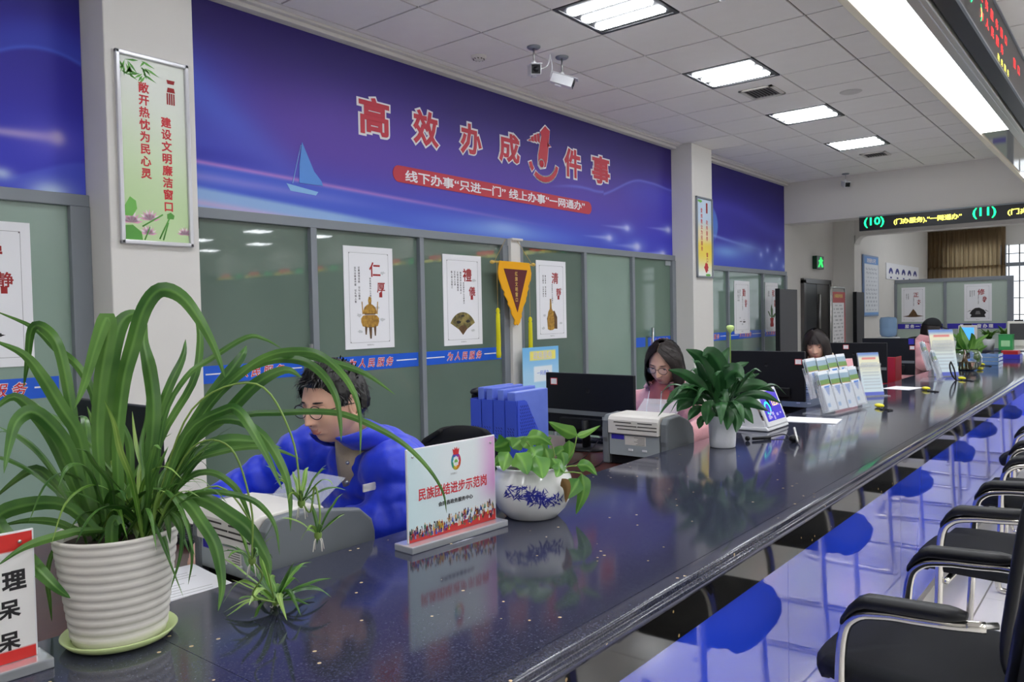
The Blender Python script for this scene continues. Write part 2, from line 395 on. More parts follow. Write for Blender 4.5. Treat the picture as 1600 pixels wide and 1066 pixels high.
q.build('grille', m_dark, t, local=True)['kind'] = 'stuff'
def camera_fix(px, py, zc, yaw, pit, label, pole=.12, ctr=None):
    p = ctr or onz(px, py, CZ)
    t = empty('security_camera', (p[0], p[1], CZ), 0, label, 'camera')
    MB().lathe([(.0, -.014), (.042, -.014), (.05, -.006), (.05, 0)], n=24).build('mount_plate', m_alu, t, local=True)
    MB().tube([(0, 0, 0), (0, 0, -pole)], .007, 10).build('pole', m_steel, t, local=True)
    MB().cb((0, 0, -pole), (.03, .02, .03)).build('bracket', m_white, t, local=True, bevel=.004)
    M = Matrix.Translation((0, 0, -pole-.05)) @ Matrix.Rotation(yaw, 4, 'Z') @ Matrix.Rotation(pit, 4, 'Y')
    b = MB().cb((0, 0, 0), (.17, .075, .07), M=M).cb((.01, 0, .038), (.21, .085, .006), M=M).build('housing', m_white, t, local=True, bevel=.008)
    MB().cb((.088, 0, 0), (.004, .064, .06), M=M).tube([M @ Vector((.085, 0, 0)), M @ Vector((.094, 0, 0))], .02, 16).build('lens', m_black, b, local=True)
    MB().cb((-.02, 0, -.042), (.05, .03, .012), M=M).build('base_clip', m_white, t, local=True)
    return t
c1 = camera_fix(834, 73, 0, radians(226), radians(12), 'white security camera with black square face turned to the hall', .12)
c2 = camera_fix(878, 89, 0, radians(300), radians(20), 'white security camera seen side on, right of the black-faced one', .13)
P = [c1.location+Vector((.06, .04, -.15)), c1.location+Vector((.16, 0, -.1)), c1.location+Vector((.2, 0, -.005))]
MB().tube(catmull(P, 6), .004, 6).build('cable', m_white, c1)
P = [c1.location+Vector((.2, 0, -.01)), c1.location+Vector((.21, -.01, -.1)), c2.location+Vector((-.09, .05, -.17))]
MB().tube(catmull(P, 6), .004, 6).build('cable', m_white, c2)
camera_fix(0, 0, 0, radians(215), radians(15), 'small security camera hanging near the far beam', .1, ctr=(11.85, 3.38, 0))
camera_fix(0, 0, 0, radians(215), radians(15), 'security camera barely showing at the top edge of the picture', .02, ctr=(4.45, 1.95, 0))

# ---------------------------------------------------------------- the hanging light box and its LED sign
m_strip = mat('lit_film', (250, 252, 255), .3, emit=STRIP_E)
m_gloss = mat('glossy_soffit', (196, 192, 184), .04, .75)
m_silver = mat('silver_trim', (196, 194, 188), .3, .7)
m_led = mat('led_board_black', (16, 17, 22), .35)
lb = empty('light_box', (5, .9, 2.95), 0, 'long white light box hanging over the counter front', 'light box')
MB().box((-1.2, .79, 2.82), (11.9, 1.05, 3.04)).build('housing', m_silver, lb)
MB().box((-1.2, 1.035, 2.79), (11.9, 1.075, 3.05)).build('edge_trim', mat('cream_trim', (222, 214, 196), .5), lb, bevel=.004)
MB().box((-1.2, .795, 2.79), (11.9, .845, 2.83)).box((-1.2, .765, 2.785), (11.9, .795, 3.05)).build('edge_trim', m_silver, lb, bevel=.006)
for a, b in ((-1.1, 7.25), (9.7, 11.8)):
    MB().box((a, .846, 2.806), (b, 1.034, 2.822)).build('light_panel', m_strip, lb)
MB().box((7.26, .846, 2.806), (9.69, 1.034, 2.822)).build('mirror_panel', m_gloss, lb)
for xx in (1.5, 4.5, 7.5, 10.5): MB().tube([(xx, .92, 3.04), (xx, .92, 3.379)], .006, 8).build('hanger', m_steel, lb)
ld = empty('led_sign', (5, .7, 2.8), 0, 'long black LED board with green, red and yellow characters beside the light box', 'sign')
MB().box((-1.2, .672, 2.80), (11.9, .755, 3.12)).build('cabinet', m_led, ld)
MB().box((-1.2, .662, 2.795), (11.9, .674, 2.806)).box((-1.2, .662, 3.112), (11.9, .674, 3.124)).build('edge_strip', m_alu, ld)
for xx in (1.5, 4.5, 7.5, 10.5): MB().tube([(xx, .71, 3.11), (xx, .71, 3.379)], .006, 8).build('hanger', m_steel, ld)
m_lg = mat('led_green', (16, 214, 112), .5, emit=3.5); m_lr = mat('led_red', (240, 24, 28), .5, emit=3.5); m_ly = mat('led_yellow', (230, 220, 84), .5, emit=3)
def ledrun(par, plane, items):
    for s, m, a, b, h, nm in items:
        q = MB()
        if plane == 'y': [text(q, ch, h*.95, (a+(i-(len(s.replace(' ', ''))-1)/2)*h*2.9, .6705, b), X, Z, sx=1.7) for i, ch in enumerate(s.replace(' ', ''))]
        elif h < .1: text(q, s, 1, (12.0, a, b), -Y, Z, bold=.022, box=(.84, h))
        else: text(q, s, h, (12.0, a, b), -Y, Z, sx=1.15, bold=.022)
        o = q.build('lettering', m, par)
        o['label'] = nm
for x0 in (0, 2.6):
    ledrun(ld, 'y', [('( 9 )', m_lg, x0+4.42, 2.93, .1, 'green digits'), ('政 务 服 务 窗 口', m_lr, x0+5.15, 3.02, .062, 'red characters'), ('为 人 民 服 务', m_lr, x0+5.08, 2.93, .062, 'red characters'), ('政 务 服 务', m_ly, x0+5.5, 2.85, .045, 'yellow characters'), ('窗 口', m_lr, x0+6.1, 2.98, .07, 'red characters')])
fs = empty('led_sign', (12, 0, 2.65), 0, 'black LED sign on the far beam with green numbers and yellow text', 'sign')
MB().box((12.002, -12.6, 2.555), (12.048, 3.24, 2.745)).build('cabinet', m_led, fs)
MB().box((12.01, -12.6, 2.745), (12.048, 3.24, 2.765)).build('edge_strip', m_alu, fs)
yy = 3.04
for kx in range(11):
    ledrun(fs, 'x', [('(%d)' % (10+kx), m_lg, yy, 2.665, .15, 'green number'), ('(门办服务),“一网通办”' if kx < 1 else '(门办事),一网通办', m_ly, yy-.68, 2.645, .088, 'yellow characters')])
    if kx >= 2: ledrun(fs, 'x', [('政务服务', m_lr, yy-.66, 2.715, .1, 'red characters')])
    yy -= 1.36

# ---------------------------------------------------------------- banners
def streak(x, z, x1, z1, x2, z2, w, s=1):
    t = np.clip(((x-x1)*(x2-x1)+(z-z1)*(z2-z1))/((x2-x1)**2+(z2-z1)**2), 0, 1)
    d = np.hypot(x-(x1+t*(x2-x1)), z-(z1+t*(z2-z1)))
    return np.exp(-(d/(w*(.25+.75*t)))**2)*t**s
def glow(x, z, a, b, r, ry=None): return np.exp(-((x-a)/r)**2-((z-b)/(ry or r))**2)
def sm(e0, e1, v):
    t = np.clip((v-e0)/(e1-e0), 0, 1); return t*t*(3-2*t)
def art_main(U, V):
    x = 2.31+6.075*U; z = 2.1+1.25*V
    c = mixc((66, 84, 205), (92, 66, 172), sm(2.15, 2.6, z)); c = mixc(c, (44, 28, 108), sm(2.55, 3.3, z))
    c = lerpc(c, (62, 84, 208), .75*(1-sm(2.4, 3.3, x+.55*(z-2.5)))*(1-sm(2.9, 3.3, z)))
    c = lerpc(c, (104, 70, 178), .5*glow(x, z, 3.5, 2.72, .8, .3))
    c = lerpc(c, (56, 52, 188), .75*sm(6.9, 8.2, x)*(1-sm(2.75, 3.1, z)))
    c = lerpc(c, (88, 70, 190), .5*glow(x, z, 6.9, 2.5, .9, .25))
    e = 2.9-.62*(x-2.3)                                              # bright sheen edge falling from the left
    c = lerpc(c, (84, 112, 224), .55*np.exp(-((z-e)/.16)**2)*(1-sm(2.5, 3.6, x)))
    c = lerpc(c, (52, 48, 168), .6*np.exp(-((z-(2.42))/.05)**2)*(1-sm(2.4, 3.1, x)))
    z1 = 2.375-.033*(x-2.4)
    c = lerpc(c, (72, 100, 214), .85*(z < z1)*(1-sm(3.0, 5.5, x)))
    c = lerpc(c, (206, 140, 214), .75*np.exp(-((z-z1)/.014)**2)*(1-sm(3.2, 6.4, x)))
    c = lerpc(c, (160, 150, 226), .6*np.exp(-((z-(z1-.085))/.03)**2)*(1-sm(2.6, 4.2, x)))
    z2 = 2.235-.062*(x-2.4)
    c = lerpc(c, (160, 196, 236), .9*sm(-.012, .03, z2-z)*(1-sm(3.4, 4.8, x)))
    c = lerpc(c, (222, 178, 220), .6*np.exp(-((z-(z2-.1))/.02)**2)*(1-sm(3.2, 4.4, x)))
    c = lerpc(c, (120, 160, 236), .8*glow(x, z, 5.25, 2.16, .9, .08)); c = lerpc(c, (170, 200, 244), .5*glow(x, z, 5.3, 2.2, .3, .06))
    wv = 2.64+.05*np.sin((x-6.0)*3.0)*(x < 6.9)+sm(6.7, 7.7, x)*.26-(.03*sm(7.9, 8.4, x))
    c = lerpc(c, (120, 130, 230), .65*np.exp(-((z-wv)/.014)**2)*sm(5.8, 6.5, x)); c = lerpc(c, (92, 92, 214), .35*sm(0, .02, wv-z)*sm(7.0, 7.6, x)*sm(2.5, 2.8, z))
    for a, b, s in ((7.36, 2.35, 1), (8.29, 2.4, 1.1), (7.0, 2.22, 1), (7.57, 2.16, 1.4), (8.15, 2.11, 1.2)):
        c = lerpc(c, (190, 200, 245), .8*streak(x, z, a-.55, b-.01, a, b, .022*s)); c = lerpc(c, (255, 240, 255), .9*glow(x, z, a, b, .05*s, .028*s)); c = lerpc(c, (150, 170, 240), .5*glow(x, z, a, b, .14*s, .06*s))
    return c
def art_left(U, V):
    x = .4+1.43*U; z = 2.1+1.25*V
    c = mixc((58, 60, 196), (48, 40, 160), sm(2.3, 2.8, z)); c = mixc(c, (34, 28, 104), sm(2.85, 3.3, z))
    a = 2.82-.28*((x-1.66)/.45)**2
    c = lerpc(c, (74, 106, 222), .75*np.exp(-((z-a-.012)/.012)**2)); c = lerpc(c, (60, 84, 204), .55*sm(0, .03, z-a)*(1-sm(.05, .22, z-a)))
    c = lerpc(c, (62, 50, 176), .4*glow(x, z, 1.5, 2.6, .4, .12))
    b = 2.17+.12*sm(1.4, 1.84, x); c = lerpc(c, (84, 104, 222), .6*sm(0, .03, b-z))
    c = lerpc(c, (228, 200, 226), .9*streak(x, z, 1.0, 2.36, 1.7, 2.385, .03, .8)); c = lerpc(c, (250, 226, 226), .9*glow(x, z, 1.7, 2.385, .035)); c = lerpc(c, (120, 110, 220), .5*glow(x, z, 1.68, 2.37, .16, .1))
    for p, r, s in (((1.66, 2.1), .1, .9), ((1.44, 2.17), .05, .8)): c = lerpc(c, (206, 226, 246), s*glow(x, z, *p, r, r*.6))
    return c
def art_right(U, V):
    x = 8.915+3.13*U; z = 2.02+1.33*V
    c = mixc((74, 92, 206), (54, 44, 168), sm(2.1, 2.5, z)); c = mixc(c, (38, 26, 112), sm(2.6, 3.3, z))
    c = lerpc(c, (96, 150, 232), .8*(1-sm(.28, .31, np.hypot((x-9.35)/1.0, (z-2.55)/.9)))*sm(2.3, 2.5, z+.2*(x-9.4))); a = 2.42-.08*(x-9.4)+.05*(x-9.4)**2*.2
    c = lerpc(c, (140, 170, 240), .7*np.exp(-((z-a)/.02)**2)*(1-sm(9.5, 11.5, x))); c = lerpc(c, (128, 176, 240), .8*glow(x, z, 9.9, 2.22, .5, .09)); c = lerpc(c, (150, 190, 244), .55*glow(x, z, 10.6, 2.32, .45, .1))
    q = 2.95+.12*np.sin((x-9)*1.6); c = lerpc(c, (80, 78, 206), .4*np.exp(-((z-q+.25)/.1)**2))
    for p in ((11.35, 2.32), (11.85, 2.36), (11.7, 2.2), (11.1, 2.24), (12.0, 2.1), (11.5, 2.1)): c = lerpc(c, (232, 236, 255), .9*glow(x, z, *p, .045, .03)); c = lerpc(c, (130, 150, 240), .5*glow(x, z, *p, .13, .09))
    return c
b1 = tag(painted('banner', (2.312, WY-.004, 2.1), X, Z, 6.07, 1.235, 760, 170, art_main, m=m_printg, th=.006), 'long blue and purple banner with red slogan characters above the glass', 'banner', 'blue wall banners')
b2 = tag(painted('banner', (.4, WY-.004, 2.1), X, Z, 1.428, 1.235, 200, 170, art_left, m=m_printg, th=.006), 'blue banner piece left of the near column with a comet streak', 'banner', 'blue wall banners')
b3 = tag(painted('banner', (8.917, WY-.004, 2.03), X, Z, 3.13, 1.305, 240, 110, art_right, m=m_printg, th=.006), 'blue banner piece right of the far column with small star sparkles', 'banner', 'blue wall banners')
for o in (b1, b2, b3): o.location.y = 0
BY = WY-.0115
for ch, x0, x1, z0, z1 in (('高', 3.67, 3.99, 2.73, 3.03), ('效', 4.19, 4.51, 2.73, 3.04), ('办', 4.72, 5.02, 2.74, 3.03), ('成', 5.21, 5.53, 2.74, 3.04), ('件', 6.18, 6.5, 2.74, 3.05), ('事', 6.66, 7.03, 2.74, 3.05)):
    V_, F_ = glyphs(ch, .085); w = (x1-x0); h = (z1-z0)
    a_ = w/(2*max(v.x for v in V_)); b_ = h/(2*max(v.y for v in V_)); c_ = ((x0+x1)/2, BY, (z0+z1)/2)
    q = MB(); text(q, ch, b_, c_, bold=.085, sx=a_/b_, depth=.003); q.build('character_outline', m_wht, b1)
    q = MB(); text(q, ch, b_, (c_[0], BY-.004, c_[2]), bold=.032, sx=a_/b_, depth=.003); q.build('character', m_pill, b1)
# the figure "1" with its striped arm and smile
def P2(L): return [((a-830)/1000., (b)/1000.) for a, b in L]
def figure(mb, grow, y, mi=0):
    c = Vector((5.87, y, 2.93))
    def pl(pts):
        s = [Vector((p[0], p[1])) for p in pts]; m = sum(s, Vector((0, 0)))/len(s)
        mb.prism([tuple(p+(p-m).normalized()*grow) for p in s], c, X, Z, (0, -.003, 0), mi)
    pl([(.03, .245), (.10, .21), (.055, -.06), (.03, -.13), (-.05, -.15), (-.085, -.12), (-.08, -.03), (-.03, .14), (-.045, .18)])
    pl([(.055, .11), (.115, .07), (.06, .06)])
    for k in range(4):
        x0 = -.06-.045*k; pl([(x0, .165-.012*k-.004*k*k), (x0-.036, .155-.014*k-.004*k*k), (x0-.03, .09-.006*k), (x0+.006, .075)])
    for k in range(13):
        if k == 2: continue
        a = radians(196+k*11.5); b = a+radians(11.9); r0, r1 = .195, .235
        pl([(r0*cos(a)-.0, r0*.85*sin(a)-.06), (r1*cos(a), r1*sin(a)*.9-.06), (r1*cos(b), r1*sin(b)*.9-.06), (r0*cos(b), r0*.85*sin(b)-.06)])
    q = mb
q = MB(); figure(q, .015, BY); q.build('character_outline', m_wht, b1)
q = MB(); figure(q, .0, BY-.003); q.build('character', m_pill, b1)
q = MB().lathe([(0, 0), (.045, 0), (.045, .002)], n=24); q.v = [(v[0]+5.83, BY-.0065-v[2], v[1]+2.82) for v in q.v]; q.build('character_ring', m_wht, b1)
q = MB().lathe([(0, 0), (.033, 0), (.033, .003)], n=24); q.v = [(v[0]+5.83, BY-.0075-v[2], v[1]+2.82) for v in q.v]; q.build('character_ring', m_pill, b1)
pp = []
for k in range(13): a = pi/2+pi*k/12; pp.append((4.06+.062*cos(a), 2.503+.062*sin(a)))
for k in range(13): a = -pi/2+pi*k/12; pp.append((6.60+.062*cos(a), 2.49+.062*sin(a)))
pill = MB().prism(pp, (0, BY, 0), X, Z, (0, -.003, 0)).build('slogan_pill', m_pill, b1)
q = MB(); text(q, '线下办事“只进一门” 线上办事“一网通办”', 1, (5.33, BY-.0035, 2.497), box=(2.42, .088), bold=.022); q.build('lettering', m_wht, pill)
mb_ = mat('boat_blue', (92, 150, 228), .5); mb2 = mat('boat_light', (140, 190, 238), .5)
bo = MB().prism([(3.07, 2.315), (3.32, 2.285), (3.3, 2.26), (3.1, 2.27)], (0, BY, 0), X, Z, (0, -.002, 0), 1)
bo.prism([(3.2, 2.6), (3.24, 2.52), (3.29, 2.42), (3.35, 2.36), (3.36, 2.33), (3.17, 2.33), (3.175, 2.45)], (0, BY, 0), X, Z, (0, -.002, 0), 0).prism([(3.19, 2.58), (3.193, 2.58), (3.12, 2.32), (3.115, 2.32)], (0, BY, 0), X, Z, (0, -.002, 0), 1)
bo.build('sailboat_print', [mb_, mb2], b1)

# ---------------------------------------------------------------- glazed partition
m_band = mat('sticker_blue', (38, 96, 214), .3)
def window(n, x0, x1, zt, panes, mull, bands, mats_=None):
    w = struct(MB().box((x0, 4.305, zt-.062), (x1, 4.352, zt)).build('window_%d' % n, m_alu, bevel=.004))
    for i, (a, b) in enumerate(panes):
        MB().box((a, 4.335, .02), (b, 4.345, zt-.062)).build('pane', (mats_ or {}).get(i, m_pane), w)
    for a, b in mull: MB().box((a, 4.298, 0), (b, 4.352, zt-.062)).build('mullion', m_alu, w, bevel=.004)
    for a, b, tx in bands:
        s = MB().box((a, 4.3325, 1.06), (b, 4.3345, 1.165)).build('sticker_band', m_band, w)
        c = (a+b)/2; L = (b-a)
        q = MB().box((a+.02*L, 4.3315, 1.111), (c-.24, 4.3325, 1.119)).box((c+.24, 4.3315, 1.111), (b-.02*L, 4.3325, 1.119)) if L > .55 else MB()
        if L > .55: q.build('white_line', m_wht, s)
        if L > .45:
            q = MB(); text(q, '为 人 民 服 务', .068, (c, 4.332, 1.113), bold=.05, slant=.2); q.build('lettering_outline', m_wht, s)
            q = MB(); text(q, '为 人 民 服 务', .068, (c, 4.3312, 1.113), bold=.015, slant=.2); q.build('lettering', m_red, s)
    return w
w1 = window(1, -1.5, 1.83, 2.1, [(-1.5, -.2), (-.15, 1.73)], [(-.2, -.15), (1.73, 1.83)], [(-.1, .9, 1), (.95, 1.66, 1)], {1: m_panel})
w2 = window(2, 2.31, 5.285, 2.1, [(2.31, 3.22), (3.27, 4.22), (4.265, 5.21)], [(3.22, 3.27), (4.22, 4.265), (5.21, 5.285)], [(2.45, 3.16, 1), (3.28, 4.21, 1), (4.275, 5.2, 1)])
w3 = window(3, 5.415, 8.385, 2.1, [(5.49, 6.46), (6.505, 7.39), (7.44, 8.3)], [(5.415, 5.49), (6.46, 6.505), (7.39, 7.44), (8.3, 8.385)], [(7.46, 7.7, 1), (7.76, 8.29, 1)], {1: m_panel, 2: mat('mid_green_glass', (104, 126, 112), .05, spec=.5)})
m_p4 = mat('pale_green_glass', (118, 140, 128), .06, spec=.5)
w4 = window(4, 8.915, 12.05, 2.03, [(8.915, 9.86), (9.905, 11.07), (11.11, 11.98)], [(9.86, 9.905), (11.07, 11.11), (11.98, 12.05)], [(9.0, 9.85, 1), (9.92, 11.06, 1), (11.12, 11.8, 1)], {0: m_p4, 1: m_p4, 2: m_p4})
for w, x, xs in ((w2, 3.17, 1), (w3, 7.74, -1)):
    MB().tube([(x, 4.26, .8), (x, 4.26, 1.27)], .013, 12).tube([(x, 4.335, .9), (x, 4.26, .9)], .008, 8).tube([(x, 4.335, 1.17), (x, 4.26, 1.17)], .008, 8).build('door_handle', m_steel, w)
MB().box((2.315, 4.322, 1.975), (2.45, 4.334, 2.035)).tube([(2.425, 4.322, 2.0), (2.425, 4.316, 2.0)], .012, 12).build('door_clamp', m_black, w2, bevel=.003)
MB().box((8.18, 4.322, 1.98), (8.3, 4.334, 2.035)).build('door_clamp', m_lgreyp, w3, bevel=.003)
MB().tube([(9.25, 4.28, .95), (9.25, 4.28, 1.3)], .01, 10).tube([(9.25, 4.335, 1.0), (9.25, 4.28, 1.0)], .007, 8).tube([(9.25, 4.335, 1.25), (9.25, 4.28, 1.25)], .007, 8).build('door_handle', m_steel, w4)
# ---------------------------------------------------------------- posters on the glass
def poster(x, z, w, h, title, cols, art, label, pl='y', at=4.3345, seed=1, tsz=.11, grp='white calligraphy posters'):
    r = random.Random(seed)
    if pl == 'y': R_, o = X, Vector((x, at-.006, z)); N_ = -Y
    else: R_, o = -Y, Vector((at-.006, x, z)); N_ = -X
    t = MB().prism([(0, 0), (w, 0), (w, h), (0, h)], o-N_*.005, R_, Z, N_*.005).build('poster', m_paper)
    tag(t, label, 'poster', grp)
    q = MB(); e = .0016; a = .045*w/.46
    def bar(u0, v0, u1, v1): q.prism([(u0, v0), (u1, v0), (u1, v1), (u0, v1)], o, R_, Z, N_*.0006)
    bar(a, a, a+e, h-a); bar(w-a-e, a, w-a, h-a); bar(a, a, w-a, a+e); bar(a, h-a-e, w-a, h-a)
    for u in (a, w-a-.008):
        for v in (a, h-a-.008): bar(u, v, u+.008, v+.008)
    q.build('border_line', m_gink, t)
    q = MB()
    text(q, title[0], tsz, o+R_*w*.62+Z*h*.78, R_, Z, bold=.02); q.build('title_character', m_dred, t); q = MB(); text(q, title[1], tsz*.72, o+R_*w*.74+Z*h*.60, R_, Z, bold=.02)
    q.build('title_character', m_dred, t); q = MB(); uu, vv = w*.70, h*.505; q.prism([(uu, vv), (uu+.025*w/.4, vv), (uu+.025*w/.4, vv+.03*w/.4), (uu, vv+.03*w/.4)], o, R_, Z, N_*.0006)
    q.build('seal_print', m_dred, t)
    q = MB()
    for i, s in enumerate(cols): text(q, vert(s), .018*w/.46, o+R_*w*(.22+.075*i)+Z*h*(.84-.0165*len(s)), R_, Z, bold=.02)
    text(q, vert('政务服务中心文明窗口'), .016*w/.46, o+R_*w*.52+Z*h*.58, R_, Z, bold=.02)
    q.build('small_text', m_ink, t)['kind'] = 'stuff'
    art(t, o, R_, N_, w, h, r)
    q = MB(); text(q, '政务服务中心', .011*w/.46, o+R_*w*.5+Z*a*.6, R_, Z); q.build('footer_text', m_gink, t)
    return t
m_br1 = mat('bronze_print', (196, 150, 60), .5, noise=(40, .7, (110, 74, 28))); m_br2 = mat('brown_print', (112, 82, 50), .5, noise=(30, .6, (60, 46, 36)))
m_ol = mat('olive_print', (158, 142, 82), .5, noise=(22, .9, (62, 58, 40))); m_wash = mat('ink_wash_print', (206, 208, 210), .6)
def shp(nm, m, t, o, R_, N_, polys, th=.0008):
    for p in polys: MB().prism(p, o, R_, Z, N_*th).build(nm, m, t)
def blob(r, cu, cv, ru, rv, n=14, j=.35): return [(cu+ru*cos(2*pi*k/n)*(1-j*r.random()), cv+rv*sin(2*pi*k/n)*(1-j*r.random())) for k in range(n)]
def lathe2(prof, cu, v0): return [(cu+r, v0+z) for r, z in prof]+[(cu-r, v0+z) for r, z in prof[::-1]]
def washes(t, o, R_, N_, w, h, r, pts): shp('ink_wash', m_wash, t, o, R_, N_, [blob(r, u*w, v*h, w*.07, h*.022, 12, .6) for u, v in pts], .0004)
def art_censer(t, o, R_, N_, w, h, r):
    washes(t, o, R_, N_, w, h, r, [(.28, .33), (.75, .28), (.3, .17), (.78, .75), (.66, .4)])
    c = w*.5
    shp('censer_print', m_br1, t, o, R_, N_, [lathe2([(.03, .15), (.07, .16), (.083, .19), (.083, .215), (.065, .235), (.04, .24)], c, 0), lathe2([(.045, .242), (.062, .25), (.062, .27), (.05, .295), (.03, .31), (.012, .318), (.016, .345), (.008, .37)], c, 0),
        [(c-.07, .245), (c-.062, .245), (c-.068, .335), (c-.076, .335)], [(c+.062, .245), (c+.07, .245), (c+.078, .335), (c+.07, .335)]])
    shp('censer_print', m_br2, t, o, R_, N_, [[(c-.05, .16), (c-.028, .155), (c-.036, .1), (c-.046, .1)], [(c-.013, .155), (c+.016, .155), (c+.01, .07), (c-.004, .07)], [(c+.032, .155), (c+.055, .16), (c+.05, .09), (c+.04, .09)], lathe2([(.05, .243), (.052, .25)], c, 0)], .0012)
def art_fan(t, o, R_, N_, w, h, r):
    c = (w*.48, h*.14); p = []
    for k in range(17): a = radians(28+124*k/16); p.append((c[0]+.165*cos(a), c[1]+.165*sin(a)))
    for k in range(17): a = radians(152-124*k/16); p.append((c[0]+.055*cos(a), c[1]+.055*sin(a)))
    shp('fan_print', m_ol, t, o, R_, N_, [p])
    p = [(c[0], c[1]-.02)]
    for k in range(9): a = radians(30+120*k/8); p.append((c[0]+.06*cos(a), c[1]+.06*sin(a)))
    shp('fan_print', m_br2, t, o, R_, N_, [p], .0012)
    shp('fan_print', m_ink, t, o, R_, N_, [blob(r, c[0]-.05, c[1]+.085, .035, .014), blob(r, c[0]+.06, c[1]+.09, .03, .016), blob(r, c[0], c[1]+.135, .03, .008)], .0012)
    washes(t, o, R_, N_, w, h, r, [(.75, .16), (.8, .72)])
def art_bottle(t, o, R_, N_, w, h, r):
    c = w*.5
    shp('bottle_print', m_br2, t, o, R_, N_, [[(c-.07, .1), (c+.08, .09), (c+.08, .2), (c+.04, .26), (c-.05, .25), (c-.08, .19)]])
    shp('bottle_print', m_br1, t, o, R_, N_, [lathe2([(.02, .08), (.05, .09), (.055, .15), (.05, .2), (.04, .25), (.015, .28), (.01, .36), (.014, .37)], c-.02, 0)], .0014)
    washes(t, o, R_, N_, w, h, r, [(.24, .3), (.8, .2), (.82, .64), (.2, .14)])
def art_vase(t, o, R_, N_, w, h, r):
    c = w*.5
    shp('vase_print', m_dred, t, o, R_, N_, [lathe2([(.06, .07), (.07, .1), (.05, .14), (.07, .19), (.06, .2)], c, 0)])
    shp('leaf_print', mat('green_print', (80, 110, 70), .6), t, o, R_, N_, [[(c-.03, .2), (c+.03, .2), (c+.04, .32), (c-.02, .4), (c-.05, .32)], [(c-.04, .22), (c-.12, .3), (c-.16, .3), (c-.08, .22)], [(c+.02, .22), (c+.12, .27), (c+.18, .26), (c+.08, .2)]])
def art_hill(t, o, R_, N_, w, h, r):
    washes(t, o, R_, N_, w, h, r, [(.35, .3), (.6, .26), (.5, .18)]); shp('landscape_print', m_ink, t, o, R_, N_, [blob(r, w*.4, h*.23, w*.1, .006), blob(r, w*.62, h*.22, w*.12, .012)])
def art_root(t, o, R_, N_, w, h, r):
    c = w*.5; shp('carving_print', m_br2, t, o, R_, N_, [[(.05*w, h*.16), (.3*w, h*.19), (.42*w, h*.3), (.5*w, h*.38), (.6*w, h*.3), (.68*w, h*.2), (.95*w, h*.165), (.6*w, h*.14), (.35*w, h*.14)]])
def art_vessel(t, o, R_, N_, w, h, r):
    shp('vessel_print', m_ink, t, o, R_, N_, [[(.22*w, h*.1), (.78*w, h*.1), (.74*w, h*.17), (.8*w, h*.22), (.72*w, h*.3), (.55*w, h*.36), (.4*w, h*.35), (.28*w, h*.29), (.2*w, h*.2), (.27*w, h*.17)]])
    shp('vessel_print', m_gink, t, o, R_, N_, [[(.4*w, h*.18), (.6*w, h*.18), (.56*w, h*.27), (.44*w, h*.27)], [(.1*w, h*.24), (.25*w, h*.28), (.22*w, h*.3)], [(.9*w, h*.24), (.75*w, h*.28), (.78*w, h*.3)]], .0014)
poster(3.51, 1.215, .455, .725, '仁厚', ['以为以修身齐家 以礼待人客', '以真诚待百姓 以公心服务'], art_censer, 'white poster with red 仁厚 above a bronze censer')
poster(4.495, 1.2, .46, .73, '禮儀', ['敬人者人恒敬之', '以礼待人以诚', '文明用语热情服务', '规范有序以和为贵人'], art_fan, 'white poster with red 禮儀 above a folding fan', seed=2)
poster(5.715, 1.21, .465, .725, '清靜', ['清正廉洁 以身作则为', '静以修身 俭以养德以'], art_bottle, 'white poster with red 清靜 above a bronze bottle, right of the pennant', seed=3)
poster(1.09, 1.225, .46, .71, '宁静', ['宁静致远淡泊明志', '以静养心以德为先'], art_hill, 'white calligraphy poster cut by the left edge of the picture', seed=4)
poster(10.12, 1.13, .52, .72, '勤勉', ['业精于勤荒于嬉', '行成于思毁于随', '勤政为民'], art_hill, 'white poster with ink landscape, first one right of the far column', seed=5)
poster(11.22, 1.13, .5, .72, '和谐', ['以和为贵', '和而不同'], art_vase, 'white poster with red vase, partly behind the tall grey panel', seed=6)

# ---------------------------------------------------------------- framed notices on the columns
def wallart1(U, V):
    c = mixc((196, 222, 168), (232, 236, 226), sm(.2, .95, V+.15*U)); return c
def framed(x0, x1, z0, z1, y, paint, label, frame):
    t = empty('framed_notice', ((x0+x1)/2, y, z0), 0, label, 'framed notice')
    f = .022
    q = MB()
    for a, b, c, d in ((x0, z0, x1, z0+f), (x0, z1-f, x1, z1), (x0, z0, x0+f, z1), (x1-f, z0, x1, z1)): q.box((a, y-.026, b), (c, y-.001, d))
    q.build('frame', frame, t, bevel=.005)
    painted('sheet', (x0+f*.7, y-.008, z0+f*.7), X, Z, x1-x0-1.4*f, z1-z0-1.4*f, 24, 60, paint, t)
    return t
fy = 4.08
t = framed(1.875, 2.265, 1.835, 2.82, fy, wallart1, 'silver-framed green lotus notice with two red text columns on near column', mat('silver_frame', (208, 208, 212), .3, .25))
PY = fy-.0105
q = MB(); text(q, vert('敞开热忱为民心灵'), 1, (2.02, PY, 2.43), box=(.058, .5), bold=.03); q.build('lettering', m_red, t); q = MB(); text(q, vert('建设文明廉洁窗口'), 1, (2.135, PY, 2.27), box=(.058, .5), bold=.03); q.build('lettering', m_red, t)
m_lp = mat('lotus_pink', (232, 176, 202), .6); m_lp2 = mat('lotus_pale', (246, 222, 232), .6); m_lgn = mat('print_green', (116, 186, 88), .6); m_lgd = mat('print_deep_green', (92, 160, 70), .6)
